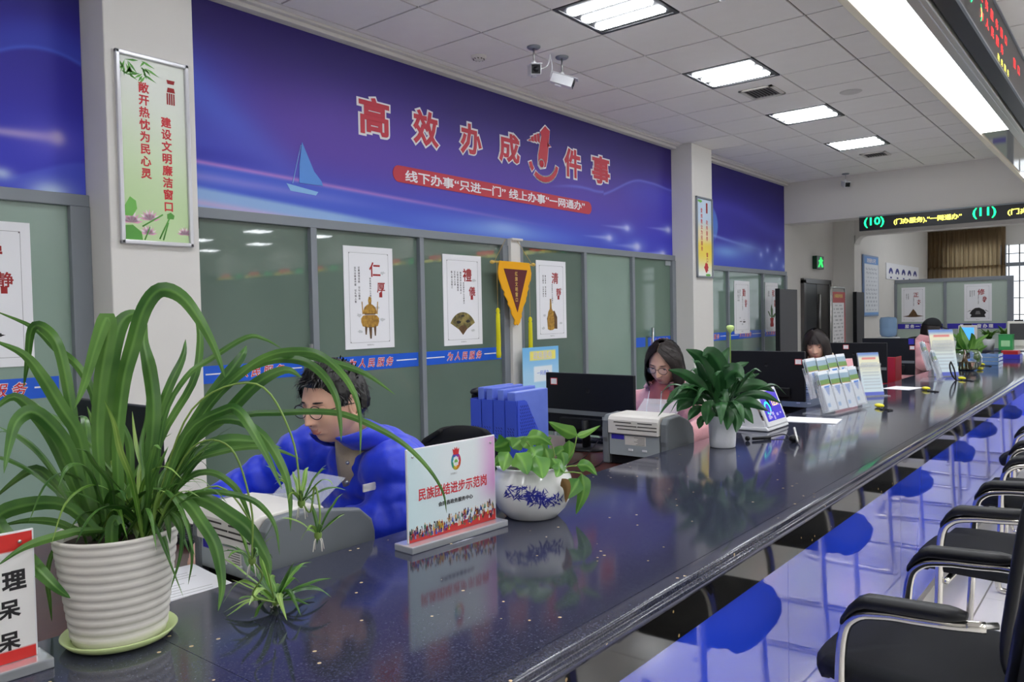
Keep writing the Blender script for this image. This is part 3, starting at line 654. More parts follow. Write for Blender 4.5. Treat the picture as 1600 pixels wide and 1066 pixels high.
def lotus(cx, cz, s, par):
    q = MB()
    for k in range(9):
        a = radians(10+160*k/8); u = Vector((cos(a), 0, sin(a))); p = Vector((-sin(a), 0, cos(a))); c = Vector((cx, PY, cz))
        q.add([c, c+u*s*.5+p*s*.14, c+u*s, c+u*s*.5-p*s*.14], [(0, 1, 2, 3)], k % 2)
    q.build('lotus_print', [m_lp, m_lp2], par)
lotus(1.935, 1.945, .06, t); lotus(2.03, 1.965, .058, t); lotus(2.02, 1.89, .05, t); lotus(2.22, 1.9, .045, t)
r = random.Random(3)
q = MB(); q.prism([(1.895, 2.02), (1.93, 2.08), (1.96, 2.06), (1.965, 2.02), (1.94, 1.98), (1.895, 1.98)], (0, PY+.0005, 0), X, Z, (0, -.0006, 0)); q.prism([(1.895, 1.86), (1.99, 1.86), (1.985, 1.9), (1.94, 1.935), (1.895, 1.93)], (0, PY+.0005, 0), X, Z, (0, -.0006, 0), 1)
for a, b in (((2.08, 1.87), (2.14, 1.99)), ((2.1, 1.865), (2.13, 1.96)), ((2.0, 1.86), (2.03, 1.93)), ((1.99, 1.93), (2.1, 2.0))): q.tube([(a[0], PY+.0005, a[1]), (b[0], PY+.0005, b[1])], .004, 5, 1)
q.prism([(2.125, 1.98), (2.16, 1.98), (2.165, 2.0), (2.145, 2.015), (2.125, 2.005)], (0, PY+.0005, 0), X, Z, (0, -.001, 0), 1)
for k in range(26):
    cx, cz = (1.93, 2.76) if k < 13 else (2.01, 2.77); a = radians(r.uniform(180, 360)); l = r.uniform(.04, .08); u = Vector((cos(a), 0, sin(a))); p = Vector((-sin(a), 0, cos(a))); c = Vector((cx+r.uniform(-.03, .03), PY, cz+r.uniform(-.06, .02)))
    q.add([c, c+u*l*.4+p*.006, c+u*l, c+u*l*.4-p*.006], [(0, 1, 2, 3)], k % 2)
q.build('leaf_print', [m_lgn, m_lgd], t)['kind'] = 'stuff'
q = MB(); text(q, '☰', .01, (0, 0, 0)) if False else None
q = MB().prism([(2.145, 2.72), (2.19, 2.72), (2.185, 2.7), (2.15, 2.7)], (0, PY, 0), X, Z, (0, -.0008, 0)).prism([(2.15, 2.68), (2.185, 2.68), (2.19, 2.655), (2.145, 2.655)], (0, PY, 0), X, Z, (0, -.0008, 0))
for k in range(4): q.box((2.143+.012*k, PY-.0008, 2.59), (2.151+.012*k, PY, 2.65))
q.build('ornament_print', m_dred, t)
def wallart2(U, V):
    c = mixc((246, 248, 240), (250, 224, 90), sm(.02, .3, V)*np.ones_like(U)); c = mixc(c, (246, 232, 190), sm(.38, .52, V)); c = mixc(c, (206, 226, 246), sm(.55, .75, V)); return c
t = framed(8.455, 8.885, 1.835, 2.78, fy, wallart2, 'framed yellow and blue notice with red flower on the far column', m_alu)
q = MB(); text(q, vert('爱岗敬业为民服务'), 1, (8.6, PY, 2.4), box=(.05, .5), bold=.02); q.build('lettering', m_red, t); q = MB(); text(q, vert('政务服务  窗口'), 1, (8.74, PY, 2.27), box=(.05, .5), bold=.02)
q.build('lettering', m_red, t); q = MB(); q.prism(blob(random.Random(5), 8.72, 1.96, .07, .07, 16, .5), (0, PY, 0), X, Z, (0, -.001, 0)); q.build('flower_print', m_red, t); q = MB().box((8.72, PY-.001, 2.6), (8.76, PY, 2.72)); q.build('ornament_print', m_dred, t)
q = MB(); q.prism(blob(random.Random(6), 8.76, 1.87, .08, .02, 12, .3), (0, PY, 0), X, Z, (0, -.001, 0)); q.prism(blob(random.Random(7), 8.56, 2.73, .07, .02, 12, .4), (0, PY, 0), X, Z, (0, -.001, 0)); q.build('leaf_print', m_lgn, t)['kind'] = 'stuff'

# ---------------------------------------------------------------- pennant on the slim white column
pn = empty('pennant', (5.28, 4.25, 1.87), 0, 'maroon triangular pennant with gold fringe hung on the slim white column', 'pennant')
py = 4.235
MB().tube([(4.99, py, 1.885), (5.55, py, 1.875)], .009, 10).build('rod', m_gold, pn)
for x in (4.99, 5.55): MB().ell((x, py, 1.88), (.026, .016, .016), 12, 8).build('rod_finial', m_gold, pn)
q = MB(); r = random.Random(9)
out = [(5.07, 1.895), (5.05, 1.8), (5.06, 1.74)]+[(5.06+(5.27-5.06)*s+.012*r.uniform(-1, 1), 1.74-(1.74-1.37)*s) for s in [i/14 for i in range(1, 14)]]+[(5.25, 1.36), (5.27, 1.345), (5.285, 1.36), (5.3, 1.345), (5.33, 1.37)]
out += [(5.33+(5.49-5.33)*s+.012*r.uniform(-1, 1), 1.37+(1.74-1.37)*s) for s in [i/14 for i in range(1, 15)]]+[(5.505, 1.8), (5.48, 1.89)]
q.prism(out, (0, py-.004, 0), X, Z, (0, -.01, 0)); q.build('fringe', m_panew, pn, bevel=.003)
MB().prism([(5.12, 1.83), (5.44, 1.825), (5.295, 1.46)], (0, py-.014, 0), X, Z, (0, -.003, 0)).build('velvet', m_maroon, pn)
q = MB(); text(q, vert('红旗文明窗口'), 1, (5.285, py-.0172, 1.68), box=(.036, .26), bold=.018); q.build('lettering', m_gold, pn)
MB().tube([(5.02, py, 1.89), (5.2, 4.262, 2.08)], .0015, 5).tube([(5.53, py, 1.885), (5.36, 4.262, 2.08)], .0015, 5).build('hanging_cord', m_gold, pn)
for x, z0, z1 in ((5.035, 1.5, 1.08), (5.475, 1.42, 1.02)):
    MB().tube([(x, py-.012, 1.88), (x, py-.012, z0)], .0015, 5).build('tassel_cord', m_gold, pn)
    tb = MB().lathe([(.004, 0), (.014, -.01), (.018, -.03), (.012, -.045), (.017, -.05), (.019, -.2), (.02, -.36), (.022, z1-z0+.03), (.018, z1-z0)], (x, py-.012, z0), 12, caps=True).build('tassel', m_tass, pn)
MB().box((5.275, 4.245, 2.08), (5.425, 4.27, 2.1)).build('hook_plate', m_offw, pn, bevel=.004)
# blue poster stand behind the file rack
def art_bp(U, V):
    c = mixc((170, 214, 244), (120, 190, 240), sm(.5, 1, V)); c = lerpc(c, (248, 236, 120), ((abs(V-.86) < .07) & (abs(U-.55) < .36))*1.); c = lerpc(c, (236, 244, 250), ((abs(V-.55) < .13) & (abs(U-.55) < .25))*1.); return c
bp = tag(painted('poster', (5.31, 4.19, .62), X, Z, .53, .53, 40, 40, art_bp, th=.004), 'light blue poster with yellow heading leaning behind the file rack', 'poster')
q = MB(); text(q, '政务服务', .07, (5.6, 4.1855, 1.075), bold=.03); q.build('lettering', m_offw, bp)
q = MB(); text(q, '一网通办', .045, (5.6, 4.1855, .92)); q.build('lettering', m_blue, bp)
MB().box((5.35, 4.195, 0), (5.38, 4.215, 1.1)).box((5.77, 4.195, 0), (5.8, 4.215, 1.1)).box((5.3, 4.12, 0), (5.85, 4.25, .02)).build('easel', m_alu, bp)

# ================================================================ far room
MB_ = MB
def pframe(name, x, y0, y1, z0, z1, label): pass
fp = struct(MB().box((17.28, 1.95, 1.94), (17.34, 3.99, 2.01)).build('partition', m_alu, bevel=.004))
for y in (1.95, 2.0, 3.06, 3.95):
    MB().box((17.27, y, 0), (17.35, y+.05, 1.94)).build('mullion', m_alu, fp, bevel=.003)
m_fpan = mat('pale_glazed_panel', (176, 190, 180), .35)
for a, b in ((2.05, 3.06), (3.11, 3.95)):
    MB().box((17.3, a, .05), (17.32, b, 1.94)).build('pane', m_fpan, fp)
    s = MB().box((17.295, a+.02, 1.02), (17.299, b-.01, 1.12)).build('sticker_band', mat('sticker_violet', (58, 50, 176), .4), fp)
    q = MB(); text(q, '服 务 一 窗 办 理', .075, (17.2945, (a+b)/2, 1.07), -Y, Z, bold=.04); q.build('lettering', m_wht, s)
poster(3.87, 1.16, .43, .69, '正大', ['光明正大为人', '正大光明做事'], art_root, 'white poster with red 正 on the far partition, left one', 'x', 17.299, 7, .1)
poster(2.76, 1.165, .46, .71, '修身', ['修身齐家治国', '修身以为弓人', '矫思以为矢'], art_vessel, 'white poster with red 修身 and dark vessel on far partition, right one', 'x', 17.299, 8, .12)
# curtain and far window
q = MB(); pts = [];
for k in range(121):
    y = 4.0-1.55*k/120; pts.append((20.4+.035*sin(k*.85)+.012*sin(k*2.3), y))
for z0, z1, nm, mm in ((2.3, 3.2, 'curtain', 0), (1.2, 2.36, 'curtain', 1)):
    q = MB(); v = [(x-(.02 if mm else 0), y, z0) for x, y in pts]+[(x-(.02 if mm else 0), y, z1) for x, y in pts]; n = len(pts)
    q.add(v, [(i, i+1, n+i+1, n+i) for i in range(n-1)], 0, True)
    mc = mat('tan_curtain', (170, 146, 116), .9); mc2 = mat('daylit_sheer_curtain', (206, 182, 148), .9)  # lower curtain's paler tan has the window's light put into the colour
    o = q.build('curtain', mc2 if mm else mc); s_ = o.modifiers.new('s', 'SOLIDIFY'); s_.thickness = .004
    tag(o, 'lower sheer tan curtain, window light put into its paler colour' if mm else 'upper brown curtain with eyelets above the far window', 'curtain', 'far room curtains')
for m in (MATS['daylit_sheer_curtain'], MATS['tan_curtain']):
    nt = m.node_tree; tr = nt.nodes.new('ShaderNodeBsdfTranslucent'); tr.inputs[0].default_value = lin((206, 194, 172))+(1,); ms = nt.nodes.new('ShaderNodeMixShader'); ms.inputs[0].default_value = .8
    nt.links.new(nt.nodes['Principled BSDF'].outputs[0], ms.inputs[1]); nt.links.new(tr.outputs[0], ms.inputs[2]); nt.links.new(ms.outputs[0], nt.nodes['Material Output'].inputs[0])
rod = tag(MB().tube([(20.3, 4.0, 3.22), (20.3, -3, 3.22)], .012, 10).build('curtain_rod', m_steel), 'thin metal curtain rod above the far curtains', 'curtain rod')
q = MB().box((20.42, -3, 2.32), (20.6, 2.45, 2.4)); wd = struct(q.build('window_5', m_alu))
for a, b in ((-3, 2.45),):
    MB().box((20.55, a, .92), (20.6, b, .97)).build('window_sill', m_wall, wd)
for k in range(26): MB().tube([(20.5, 2.4-.2*k, .97), (20.5, 2.4-.2*k, 2.8)], .012, 6).build('bar', m_dark, wd)
for z in (1.25, 1.62, 1.99, 2.6): MB().tube([(20.5, 2.45, z), (20.5, -3, z)], .01, 6).build('bar', m_dark, wd)
MB().box((20.65, -3, .95), (20.655, 3.6, 2.8)).build('pane', m_acryt, wd)
MB().box((20.42, 2.45, .95), (20.6, 2.55, 2.8)).build('window_frame', m_alu, wd)
# notices on the far white wall (plane y = 4.0)
def art_nb(U, V):
    o1 = np.ones_like(U); c = [232*o1, 236*o1, 242*o1]; c = lerpc(c, (96, 150, 216), (V > .87)*1.); c = lerpc(c, (120, 170, 226), (V < .05)*1.)
    ln = (np.sin(V*90) > .3)*(V < .84)*(V > .08)*(np.sin(U*31+np.floor(V*14)*2.1) > -.3)*(abs(U-.5) < .4); return lerpc(c, (160, 166, 180), .6*ln)
nb = empty('notice_board', (15.4, 3.99, 1.4), 0, 'tall blue-headed notice board on the white wall of the far room', 'notice board')
MB().box((14.95, 3.965, 1.30), (15.95, 3.995, 2.42)).build('frame', mat('steel_blue_frame', (128, 150, 190), .4), nb, bevel=.008)
painted('sheet', (14.99, 3.964, 1.33), X, Z, .92, 1.06, 40, 60, art_nb, nb)
q = MB(); text(q, '政务服务公开栏', .085, (15.45, 3.961, 2.32), bold=.03); q.build('lettering', m_wht, nb)
t = empty('wall_chart', (17.6, 3.99, 2.2), 0, 'row of small blue arch-shaped charts on the far white wall', 'wall chart')
MB().box((16.6, 3.985, 2.02), (19.4, 3.995, 2.34)).build('sheet', m_paper, t)
for k in range(5):
    q = MB(); p = [(16.95+.52*k+.17*cos(radians(a)), 2.1+.15*sin(radians(a))) for a in range(20, 165, 12)]+[(16.95+.52*k+.09*cos(radians(a)), 2.1+.08*sin(radians(a))) for a in range(160, 15, -12)]
    q.prism(p, (0, 3.984, 0), X, Z, (0, -.002, 0)).box((16.9+.52*k, 3.982, 2.04), (17.02+.52*k, 3.984, 2.07)); q.build('arch_print', m_blued, t)
# corridor: exit sign, door, roll-up banner, tall grey panels
m_ex = mat('exit_green', (20, 200, 90), .4, emit=1.1); m_exd = mat('exit_dark', (10, 60, 36), .3)
ex = empty('exit_sign', (13.55, 4.34, 2.2), 0, 'small green lit exit sign above the dark doorway', 'sign')
MB().box((13.38, 4.28, 2.12), (13.74, 4.355, 2.34)).build('housing', m_exd, ex, bevel=.006)
q = MB().prism([(13.42, 2.15), (13.5, 2.15), (13.55, 2.21), (13.62, 2.15), (13.7, 2.16), (13.64, 2.24), (13.7, 2.27), (13.62, 2.29), (13.6, 2.32), (13.54, 2.32), (13.53, 2.28), (13.45, 2.26), (13.5, 2.22)], (0, 4.279, 0), X, Z, (0, -.002, 0)); q.build('running_figure', m_ex, ex)
dr = struct(MB().box((12.8, 4.3, 0), (12.9, 4.358, 1.93)).box((14.1, 4.3, 0), (14.2, 4.358, 1.93)).box((12.8, 4.3, 1.87), (14.2, 4.358, 1.95)).build('door_1', mat('dark_steel', (96, 94, 94), .3, .6), bevel=.004))
MB().box((12.9, 4.33, 0), (13.5, 4.35, 1.87)).build('door_leaf', mat('door_dark', (44, 46, 48), .3), dr)
MB().box((13.5, 4.325, 0), (14.1, 4.35, 1.87)).build('door_leaf', MATS['dark_steel'], dr)
MB().tube([(13.56, 4.3, .95), (13.56, 4.3, 1.7)], .02, 10).build('door_handle', m_steel, dr)
rs = empty('display_stand', (13.3, 3.9, 0), 0, 'red-headed white notice on a metal stand before the dark doorway', 'display stand')
MB().tube([(12.9, 3.92, 0), (12.9, 3.92, 1.75), (12.93, 3.92, 1.79), (13.62, 3.92, 1.79), (13.65, 3.92, 1.75), (13.65, 3.92, 0)], .014, 8).box((12.85, 3.75, 0), (13.7, 4.1, .02)).build('frame', m_steel, rs)
def art_rs(U, V):
    o1 = np.ones_like(U); c = [236*o1, 234*o1, 234*o1]; c = lerpc(c, (176, 44, 44), ((V > .88) | (U > .9))*1.)
    ln = (np.sin(V*150) > .4)*(V < .85)*(abs(U-.45) < .37)*(np.sin(U*19+np.floor(V*24)*1.7) > -.5); return lerpc(c, (150, 148, 150), .6*ln)
painted('sheet', (12.96, 3.91, .3), X, Z, .66, 1.42, 50, 160, art_rs, rs, th=.004)
q = MB(); text(q, '办事服务指南', 1, (13.26, 3.9045, 1.655), box=(.44, .065), bold=.04); q.build('lettering', m_gold, rs)
m_dkp = mat('dark_grey_panel', (70, 69, 72), .55, bump=.1)
for x0, x1, y, lab in ((10.62, 11.32, 3.9, 'tall dark grey panel standing before the last glass panes'), (14.25, 14.72, 3.9, 'tall dark grey panel standing before the white wall pillar')):
    t = empty('dark_panel', ((x0+x1)/2, y, 0), 0, lab, 'panel', 'tall dark grey panels')
    MB().box((x0, y, .04), (x1, y+.05, 1.73)).build('board', m_dkp, t, bevel=.004)
    MB().box((x0-.012, y-.006, .04), (x0+.012, y+.056, 1.735)).build('edge_frame', m_black, t)
    MB().box((x0, y-.12, 0), (x1, y+.17, .04)).build('base', m_black, t, bevel=.004)
# ================================================================ SERVICE COUNTER
CT = .84; CF, CB = .773, 1.585
sc = empty('service_counter', (5.5, 1.18, 0), 0, 'long service counter with dark speckled top and blue glass front', 'counter')
edges = [-.6+1.6*k for k in range(9)]
xs = [-.6, .7, 2.3, 3.5, 4.62, 5.9, 7.1, 8.3, 9.5, 10.7, 12.08]
nose = [(CF+.05, CT)]+[(CF+.016-.007*sin(a*pi/12), CT-.007+.007*cos(a*pi/12)) for a in range(0, 7)]+[(CF+.0088, CT-.014)]+[(CF+.009-.009*sin(a*pi/12), CT-.024+.009*cos(a*pi/12)) for a in range(1, 10)]+[(CF+.006, CT-.04), (CF+.012, CT-.044), (CF+.05, CT-.045)]
for a, b in zip(xs, xs[1:]):
    MB().box((a+.0006, CF+.0515, CT-.04), (b-.0006, CB, CT)).build('countertop', m_top, sc)
    q = MB(); n = len(nose)
    q.add([(a+.0004, y, z) for y, z in nose]+[(b-.0004, y, z) for y, z in nose], [(i, i+1, n+i+1, n+i) for i in range(n-1)], 0, True)
    q.add([(a+.0004, y, z) for y, z in nose], [tuple(range(n))]).add([(b-.0004, y, z) for y, z in nose], [tuple(range(n))[::-1]])
    q.build('edge_nosing', m_top, sc)
    MB().box((a+.0005, CF+.026, .705), (b-.0005, CF+.045, CT-.045)).build('apron', m_apron, sc)
px_ = [-.6, .3, 1.26, 2.28, 3.63, 4.9, 6.1, 7.3, 8.5, 9.7, 10.9, 12.08]
for a, b in zip(px_, px_[1:]):
    MB().box((a+.001, CF+.047, .085), (b-.001, CF+.06, .7045)).build('front_panel', m_bluepanel, sc)
MB().box((-.6, CF+.075, 0), (12.08, CF+.1, .085)).build('kick_board', m_steel, sc)
MB().box((-.6, CF+.062, .085), (12.08, CF+.075, .795)).box((-.6, CB-.04, 0), (12.08, CB-.02, CT-.041)).build('carcass', m_dkp, sc)
# return counter across the end
rc = empty('return_counter', (12.4, 0, 0), 0, 'black-edged counter running across the far end of the hall', 'counter')
MB().box((12.1, -2.2, .80), (12.75, 1.9, .85)).build('countertop', m_top, rc, bevel=.006)
MB().box((12.095, -2.2, .73), (12.12, 1.9, .8)).build('apron', m_apron, rc)
MB().box((12.13, -2.15, 0), (12.7, 1.85, .8)).build('front_panel', m_bluepanel, rc)

# staff desks: a run behind the counter and wings between the clerks
DT = .745
dk = empty('staff_desk', (5, 1.64, 0), 0, 'long narrow reddish brown shelf desk running behind the service counter', 'desk', 'reddish brown staff desks')
MB().box((-.6, CB+.002, DT-.035), (12, 1.70, DT)).build('desktop', m_brown, dk, bevel=.004)
MB().box((-.6, CB+.004, 0), (12, CB+.02, DT-.036)).build('back_board', m_brown, dk)
for a, b, lab in ((.45, 1.36, 'brown desk wing in front of the man in blue'), (2.55, 3.60, 'brown desk wing carrying the blue file rack and first monitor'), (4.5, 5.4, 'brown desk wing under the monitor behind the peace lily'), (6.45, 7.26, 'brown desk wing under the monitor right of the cream coat'), (7.3, 8.1, 'brown desk wing under the monitor behind the red file box')):
    d_ = empty('staff_desk', ((a+b)/2, 2.2, 0), 0, lab, 'desk', 'reddish brown staff desks')
    MB().box((a, 1.703, DT-.035), (b, 2.75, DT)).build('desktop', m_brown, d_, bevel=.004)
    MB().box((a+.03, 1.75, 0), (a+.05, 2.72, DT-.036)).build('side_board', m_brown, d_)
    MB().box((b-.05, 2.68, 0), (b-.02, 2.72, DT-.036)).build('leg', m_brown, d_); MB().box((b-.05, 1.75, 0), (b-.02, 1.79, DT-.036)).build('leg', m_brown, d_)

# ---------------------------------------------------------------- monitors (screen faces +x, back to the camera)
def monitor(x, y, top, w, h, label, rz=0, sticker=None, base=True, strip=True, word=False):
    t = empty('monitor', (x, y, DT), rz, label, 'monitor', 'clerks\' monitors')
    H = top-DT
    MB().box((-.012, -w/2, H-h), (.012, w/2, H)).build('casing', m_screenblk, t, local=True, bevel=.004)
    MB().box((-.03, -w*.32, H-h*.93), (-.011, w*.32, H-h*.72)).build('rear_housing', m_black, t, local=True, bevel=.008)
    MB().box((.0122, -w/2+.008, H-h+.02), (.0132, w/2-.008, H-.008)).build('screen', m_screen, t, local=True)
    if strip: MB().box((-.0155, -w/2+.002, H-h*.68), (-.0118, w/2-.002, H-h*.61)).build('rear_strip', m_greyp, t, local=True)
    q = MB().lathe([(0, 0), (.011, 0), (.012, .0008)], n=20); q.v = [(-.0126-v[2], v[1], v[0]+H-h*.28) for v in q.v]; q.build('rear_emblem', m_black, t, local=True)
    if base:
        MB().tube([(-.03, 0, .012), (-.035, 0, H-h*.75)], .017, 12, flat=1.6).build('stand_neck', m_black, t, local=True)
        MB().lathe([(0, 0), (.112, 0), (.115, .004), (.11, .009), (.04, .016), (0, .017)], n=32).build('stand_base', m_black, t, local=True)
    if sticker:
        sy, sz = sticker
        s = MB().box((-.0136, sy-.022, sz-.018), (-.0122, sy+.022, sz+.018)).build('label_border', m_red, t, local=True)
        MB().box((-.0142, sy-.0185, sz-.0145), (-.0137, sy+.0185, sz+.0145)).build('label_sticker', m_paper, s, local=True)
    return t
mo1 = monitor(3.33, 2.2, 1.125, .54, .31, 'black monitor back with red-bordered label, beside the blue file rack', radians(-2), (.215, .335))
MB().box((-.034, -.19, .155), (-.03, -.1, .17)).build('port_label', m_lgreyp, mo1, local=True)
mo2 = monitor(5.02, 1.93, 1.165, .5, .32, 'black monitor back behind the white-potted lily', radians(-2), (-.21, .355), strip=False)
mo3 = monitor(6.72, 1.86, 1.155, .5, .32, 'black monitor with grey strip right of the woman in the cream coat', 0, (.06, .375))
mo4 = monitor(7.68, 1.83, 1.16, .44, .33, 'black monitor behind the red file box', 0, (-.2, .33))
MB().box((-.014, -.215, .36), (-.0125, -.17, .41)).build('violet_label', mat('sticker_violet', (58, 50, 176), .4), mo4, local=True)
mo0 = monitor(1.02, 2.28, 1.2, .5, .33, 'black monitor seen through the spider plant leaves', 0, None, strip=False)
def keyboard(x, y, lab, g='keyboards'):
    t = empty('keyboard', (x, y, DT), 0, lab, 'keyboard', g)
    MB().prism([(0, 0), (.14, 0), (.14, .012), (0, .022)], (0, -.22, .001), X, Z, (0, .44, 0)).build('tray', m_black, t, local=True, bevel=.003)
    q = MB()
    for i in range(5):
        for j in range(14): q.cb((.018+.026*i, -.2+.0305*j, .0215-.0017*i), (.02, .025, .006))
    q.build('keys', m_screenblk, t, local=True)['kind'] = 'stuff'
keyboard(1.2, 2.22, 'black keyboard under the hands of the man in blue'); keyboard(3.42, 2.2, 'black keyboard in front of the woman in pink')
def mouse(x, y, lab):
    t = empty('computer_mouse', (x, y, DT), 0, lab, 'computer mouse')
    MB().ell((0, 0, .001), (.055, .032, .034), 18, 12).build('shell', m_black, t, local=True)
    MB().cb((.02, 0, .032), (.02, .006, .006)).build('wheel', m_red, t, local=True)
q = onz(883, 684, .76)
mouse(2.98, 2.42, 'dark computer mouse with red glow between rack and monitor')
def cable(P, lab, m=None, r=.0025):
    tag(MB().tube(catmull(P, 8), r, 6).build('cable', m or m_black), lab, 'cable', 'cables on the desk')
cable([(3.28, 2.12, DT+.05), (2.95, 2.0, DT+.02), (2.8, 2.05, DT+.003), (2.7, 2.2, DT+.003), (2.75, 2.4, DT+.003)], 'black cable curling from the monitor foot towards the file rack')
cable([(3.29, 2.1, DT+.12), (3.15, 1.99, DT+.02), (2.9, 1.9, DT+.003), (2.75, 1.95, DT+.003), (2.7, 2.05, DT+.003)], 'second black cable on the brown desk below the monitor')

# ---------------------------------------------------------------- slip printers
def printer(x, y, lab, w=.33, dep=.34, h=.225):
    """vent face towards -x, side towards -y; origin at near corner on the desk"""
    t = empty('slip_printer', (x, y, DT), 0, lab, 'printer', 'slip printers')
    for k, yy in ((0, 0), (1, w-.035)):
        MB().prism([(0, 0), (0, .10), (-.006, .12), (0, h-.03), (.02, h-.004), (.12, h), (dep-.05, h-.03), (dep-.01, h-.065), (dep, h-.1), (dep, 0), (dep-.1, 0), (.1, 0)], (0, yy, .001), X, Z, (0, .035, 0)).build('side_cheek', m_greyp, t, local=True, bevel=.008, seg=3)
    c = MB().prism([(-.012, h-.082), (-.012, h-.02), (-.004, h-.006), (.014, h+.001), (.15, h+.004), (.2, h-.01), (.2, h-.082)], (0, .038, 0), X, Z, (0, w-.076, 0)).build('top_cover', m_offw, t, local=True, bevel=.004)
    for i in range(3):
        for a, b in ((.19-.03*i, .29-.01*i), (.05+.025*(i == 0), .155)):
            z = h-.03-.015*i; MB().box((-.0128, w-.03-b if False else a*.9-.0, z-.0022), (-.0121, b*.9, z+.0022)).build('vent_slot', m_dark, c, local=True)
    b = MB().box((.0, .038, .045), (.2, w-.038, h-.084)).build('rear_plate', m_lgreyp, t, local=True, bevel=.003)
    MB().box((-.001, w-.115, h-.108), (0, w-.05, h-.086)).build('violet_label', mat('sticker_violet', (58, 50, 176), .4), b, local=True)
    q = MB(); text(q, 'CT-01', .02, (-.0012, w-.082, h-.097), -Y, Z, bold=.02) if False else None
    MB().box((-.001, w-.225, h-.13), (0, w-.12, h-.09)).build('rating_label', m_offw, b, local=True)
    q = MB(); rr = random.Random(4)
    for i in range(6): q.box((-.0016, w-.22, h-.127+.006*i), (-.0012, w-.22+rr.uniform(.03, .09), h-.1255+.006*i))
    q.build('small_text', m_ink, b, local=True)['kind'] = 'stuff'
    for yy in (.1, .17): MB().box((-.004, yy, .07), (0, yy+.022, .078)).build('latch', m_white, b, local=True)
    MB().box((.02, .038, .004), (dep-.02, w-.038, .045)).build('lower_bay', m_black, t, local=True)
    MB().prism([(.2, h-.012), (.215, h-.002), (.29, h+.045), (.285, h+.048)], (0, .06, 0), X, Z, (0, w-.12, 0)).build('paper_guide', m_acryt, t, local=True)
    return t
printer(3.03, 1.605, 'grey and white slip printer beside the woman in pink', dep=.26)
printer(1.06, 1.62, 'grey and white slip printer behind the spider plant plantlets', h=.205)
printer(5.17, 1.6, 'grey and white slip printer left of the brochure holders')

# ---------------------------------------------------------------- blue file rack with folders
fr = empty('file_rack', (2.72, 2.18, DT), radians(2), 'blue perforated plastic file rack with blue folders', 'file rack')
rw, rh, rd = .27, .30, .24
for k in range(5):
    yy = rw*k/4-.003
    pr_ = [(0, 0), (rd, 0), (rd, .10), (.17, .13), (.07, rh-.01), (.05, rh), (0, rh)]
    MB().prism(pr_, (0, yy, .001), X, Z, (0, .004, 0)).build('divider', m_bluep, fr, local=True)
for k in range(4):
    MB().box((-.004, rw*k/4+.003, .001), (0, rw*(k+1)/4-.003, rh)).build('spine_panel', m_bluep, fr, local=True)
q = MB()
for k in range(4):
    for i in range(7):
        for j in range(3):
            yy = rw*k/4+.016+.014*j+(i % 2)*.003; zz = .09+.013*i
            q.prism([(yy, zz), (yy+.004, zz), (yy+.010, zz+.009), (yy+.006, zz+.009)], (-.0045, 0, 0), Y, Z, (.0004, 0, 0))
for i in range(16):
    for j in range(9):
        xx = .02+.013*j+(i % 2)*.004; zz = .05+.0145*i
        if xx < .17-(zz-.1)*.5 and zz < rh-.02: q.prism([(xx, zz), (xx+.004, zz), (xx-.001, zz+.01), (xx-.005, zz+.01)], (0, -.0034, 0), X, Z, (0, .0004, 0))
q.build('perforations', m_blued, fr, local=True)['kind'] = 'stuff'
MB().box((0, -.003, .001), (rd, rw, .005)).build('floor_plate', m_bluep, fr, local=True)
for k, (yy, hh, dd, lab) in enumerate(((.02, .335, .26, 'thickest blue folder at the near side of the rack'), (.085, .345, .25, 'blue folder second from the near side of the rack'), (.15, .35, .24, 'blue folder third from the near side of the rack'), (.2, .352, .23, 'pale blue folder at the far side of the rack'))):
    t = empty('folder', fr.location, radians(2), lab, 'folder', 'folders in the blue rack')
    MB().box((.012, yy, .006), (.012+dd, yy+(.045 if k == 0 else .035), hh)).build('cover', m_fold, t, local=True, bevel=.003)
    MB().box((.018, yy+.004, .012), (.014+dd, yy+(.041 if k == 0 else .031), hh+.001)).build('pages', m_fold if k else mat('pale_blue', (150, 168, 232), .5), t, local=True)
t = empty('stapler', (2.85, 2.52, DT), 0.3, 'small black device on top behind the blue rack', 'stapler')
MB().box((0, 0, .001), (.04, .04, .3)).build('stand', m_black, t, local=True); MB().ell((.02, .02, .315), (.05, .03, .02), 14, 8).build('head', m_black, t, local=True)

# ---------------------------------------------------------------- table-top signs
def sign_stand(p0, p1, hgt, paint, lab, texts, rz=None):
    """acrylic L-stand: panel between ground points p0 (left) and p1 (right)"""
    p0 = Vector((p0[0], p0[1], CT)); p1 = Vector((p1[0], p1[1], CT)); u = (p1-p0).normalized(); w = (p1-p0).length; n = u.cross(Z)
    t = empty('sign_stand', (p0+p1)/2, 0, lab, 'sign')
    o = p0+Z*.019
    MB().prism([(-.018, 0), (w+.018, 0), (w+.018, .018), (-.018, .018)], p0+n*.035, u, Z, -n*.07).build('acrylic_base', m_ped, t, bevel=.003)
    MB().prism([(-.003, 0), (w+.003, 0), (w+.003, hgt+.003), (-.003, hgt+.003)], o+n*.0028, u, Z, -n*.0056).build('acrylic_plate', m_white, t, bevel=.001)
    painted('sheet', o+n*.0029, u, Z, w, hgt, 90, 70, paint, t, th=.0005)
    for s, uu, vv, sz, m, bd, bx in texts:
        q = MB(); text(q, s, sz, o+n*.0036+u*(uu*w)+Z*(vv*hgt), u, Z, bold=bd, box=bx); q.build('lettering', m, t)
    return t, o, u, n, w
rp = np.random.RandomState(5)
def art_sign(U, V):
    o1 = np.ones_like(U); c = [205+20*U, 228+0*U, 232+0*U]; c = lerpc(c, (206, 120, 196), .75*sm(.72, 1.05, U)*sm(.15, .5, V)); c = lerpc(c, (232, 236, 238), .6*glow(U, V, .55, .8, .3))
    return c
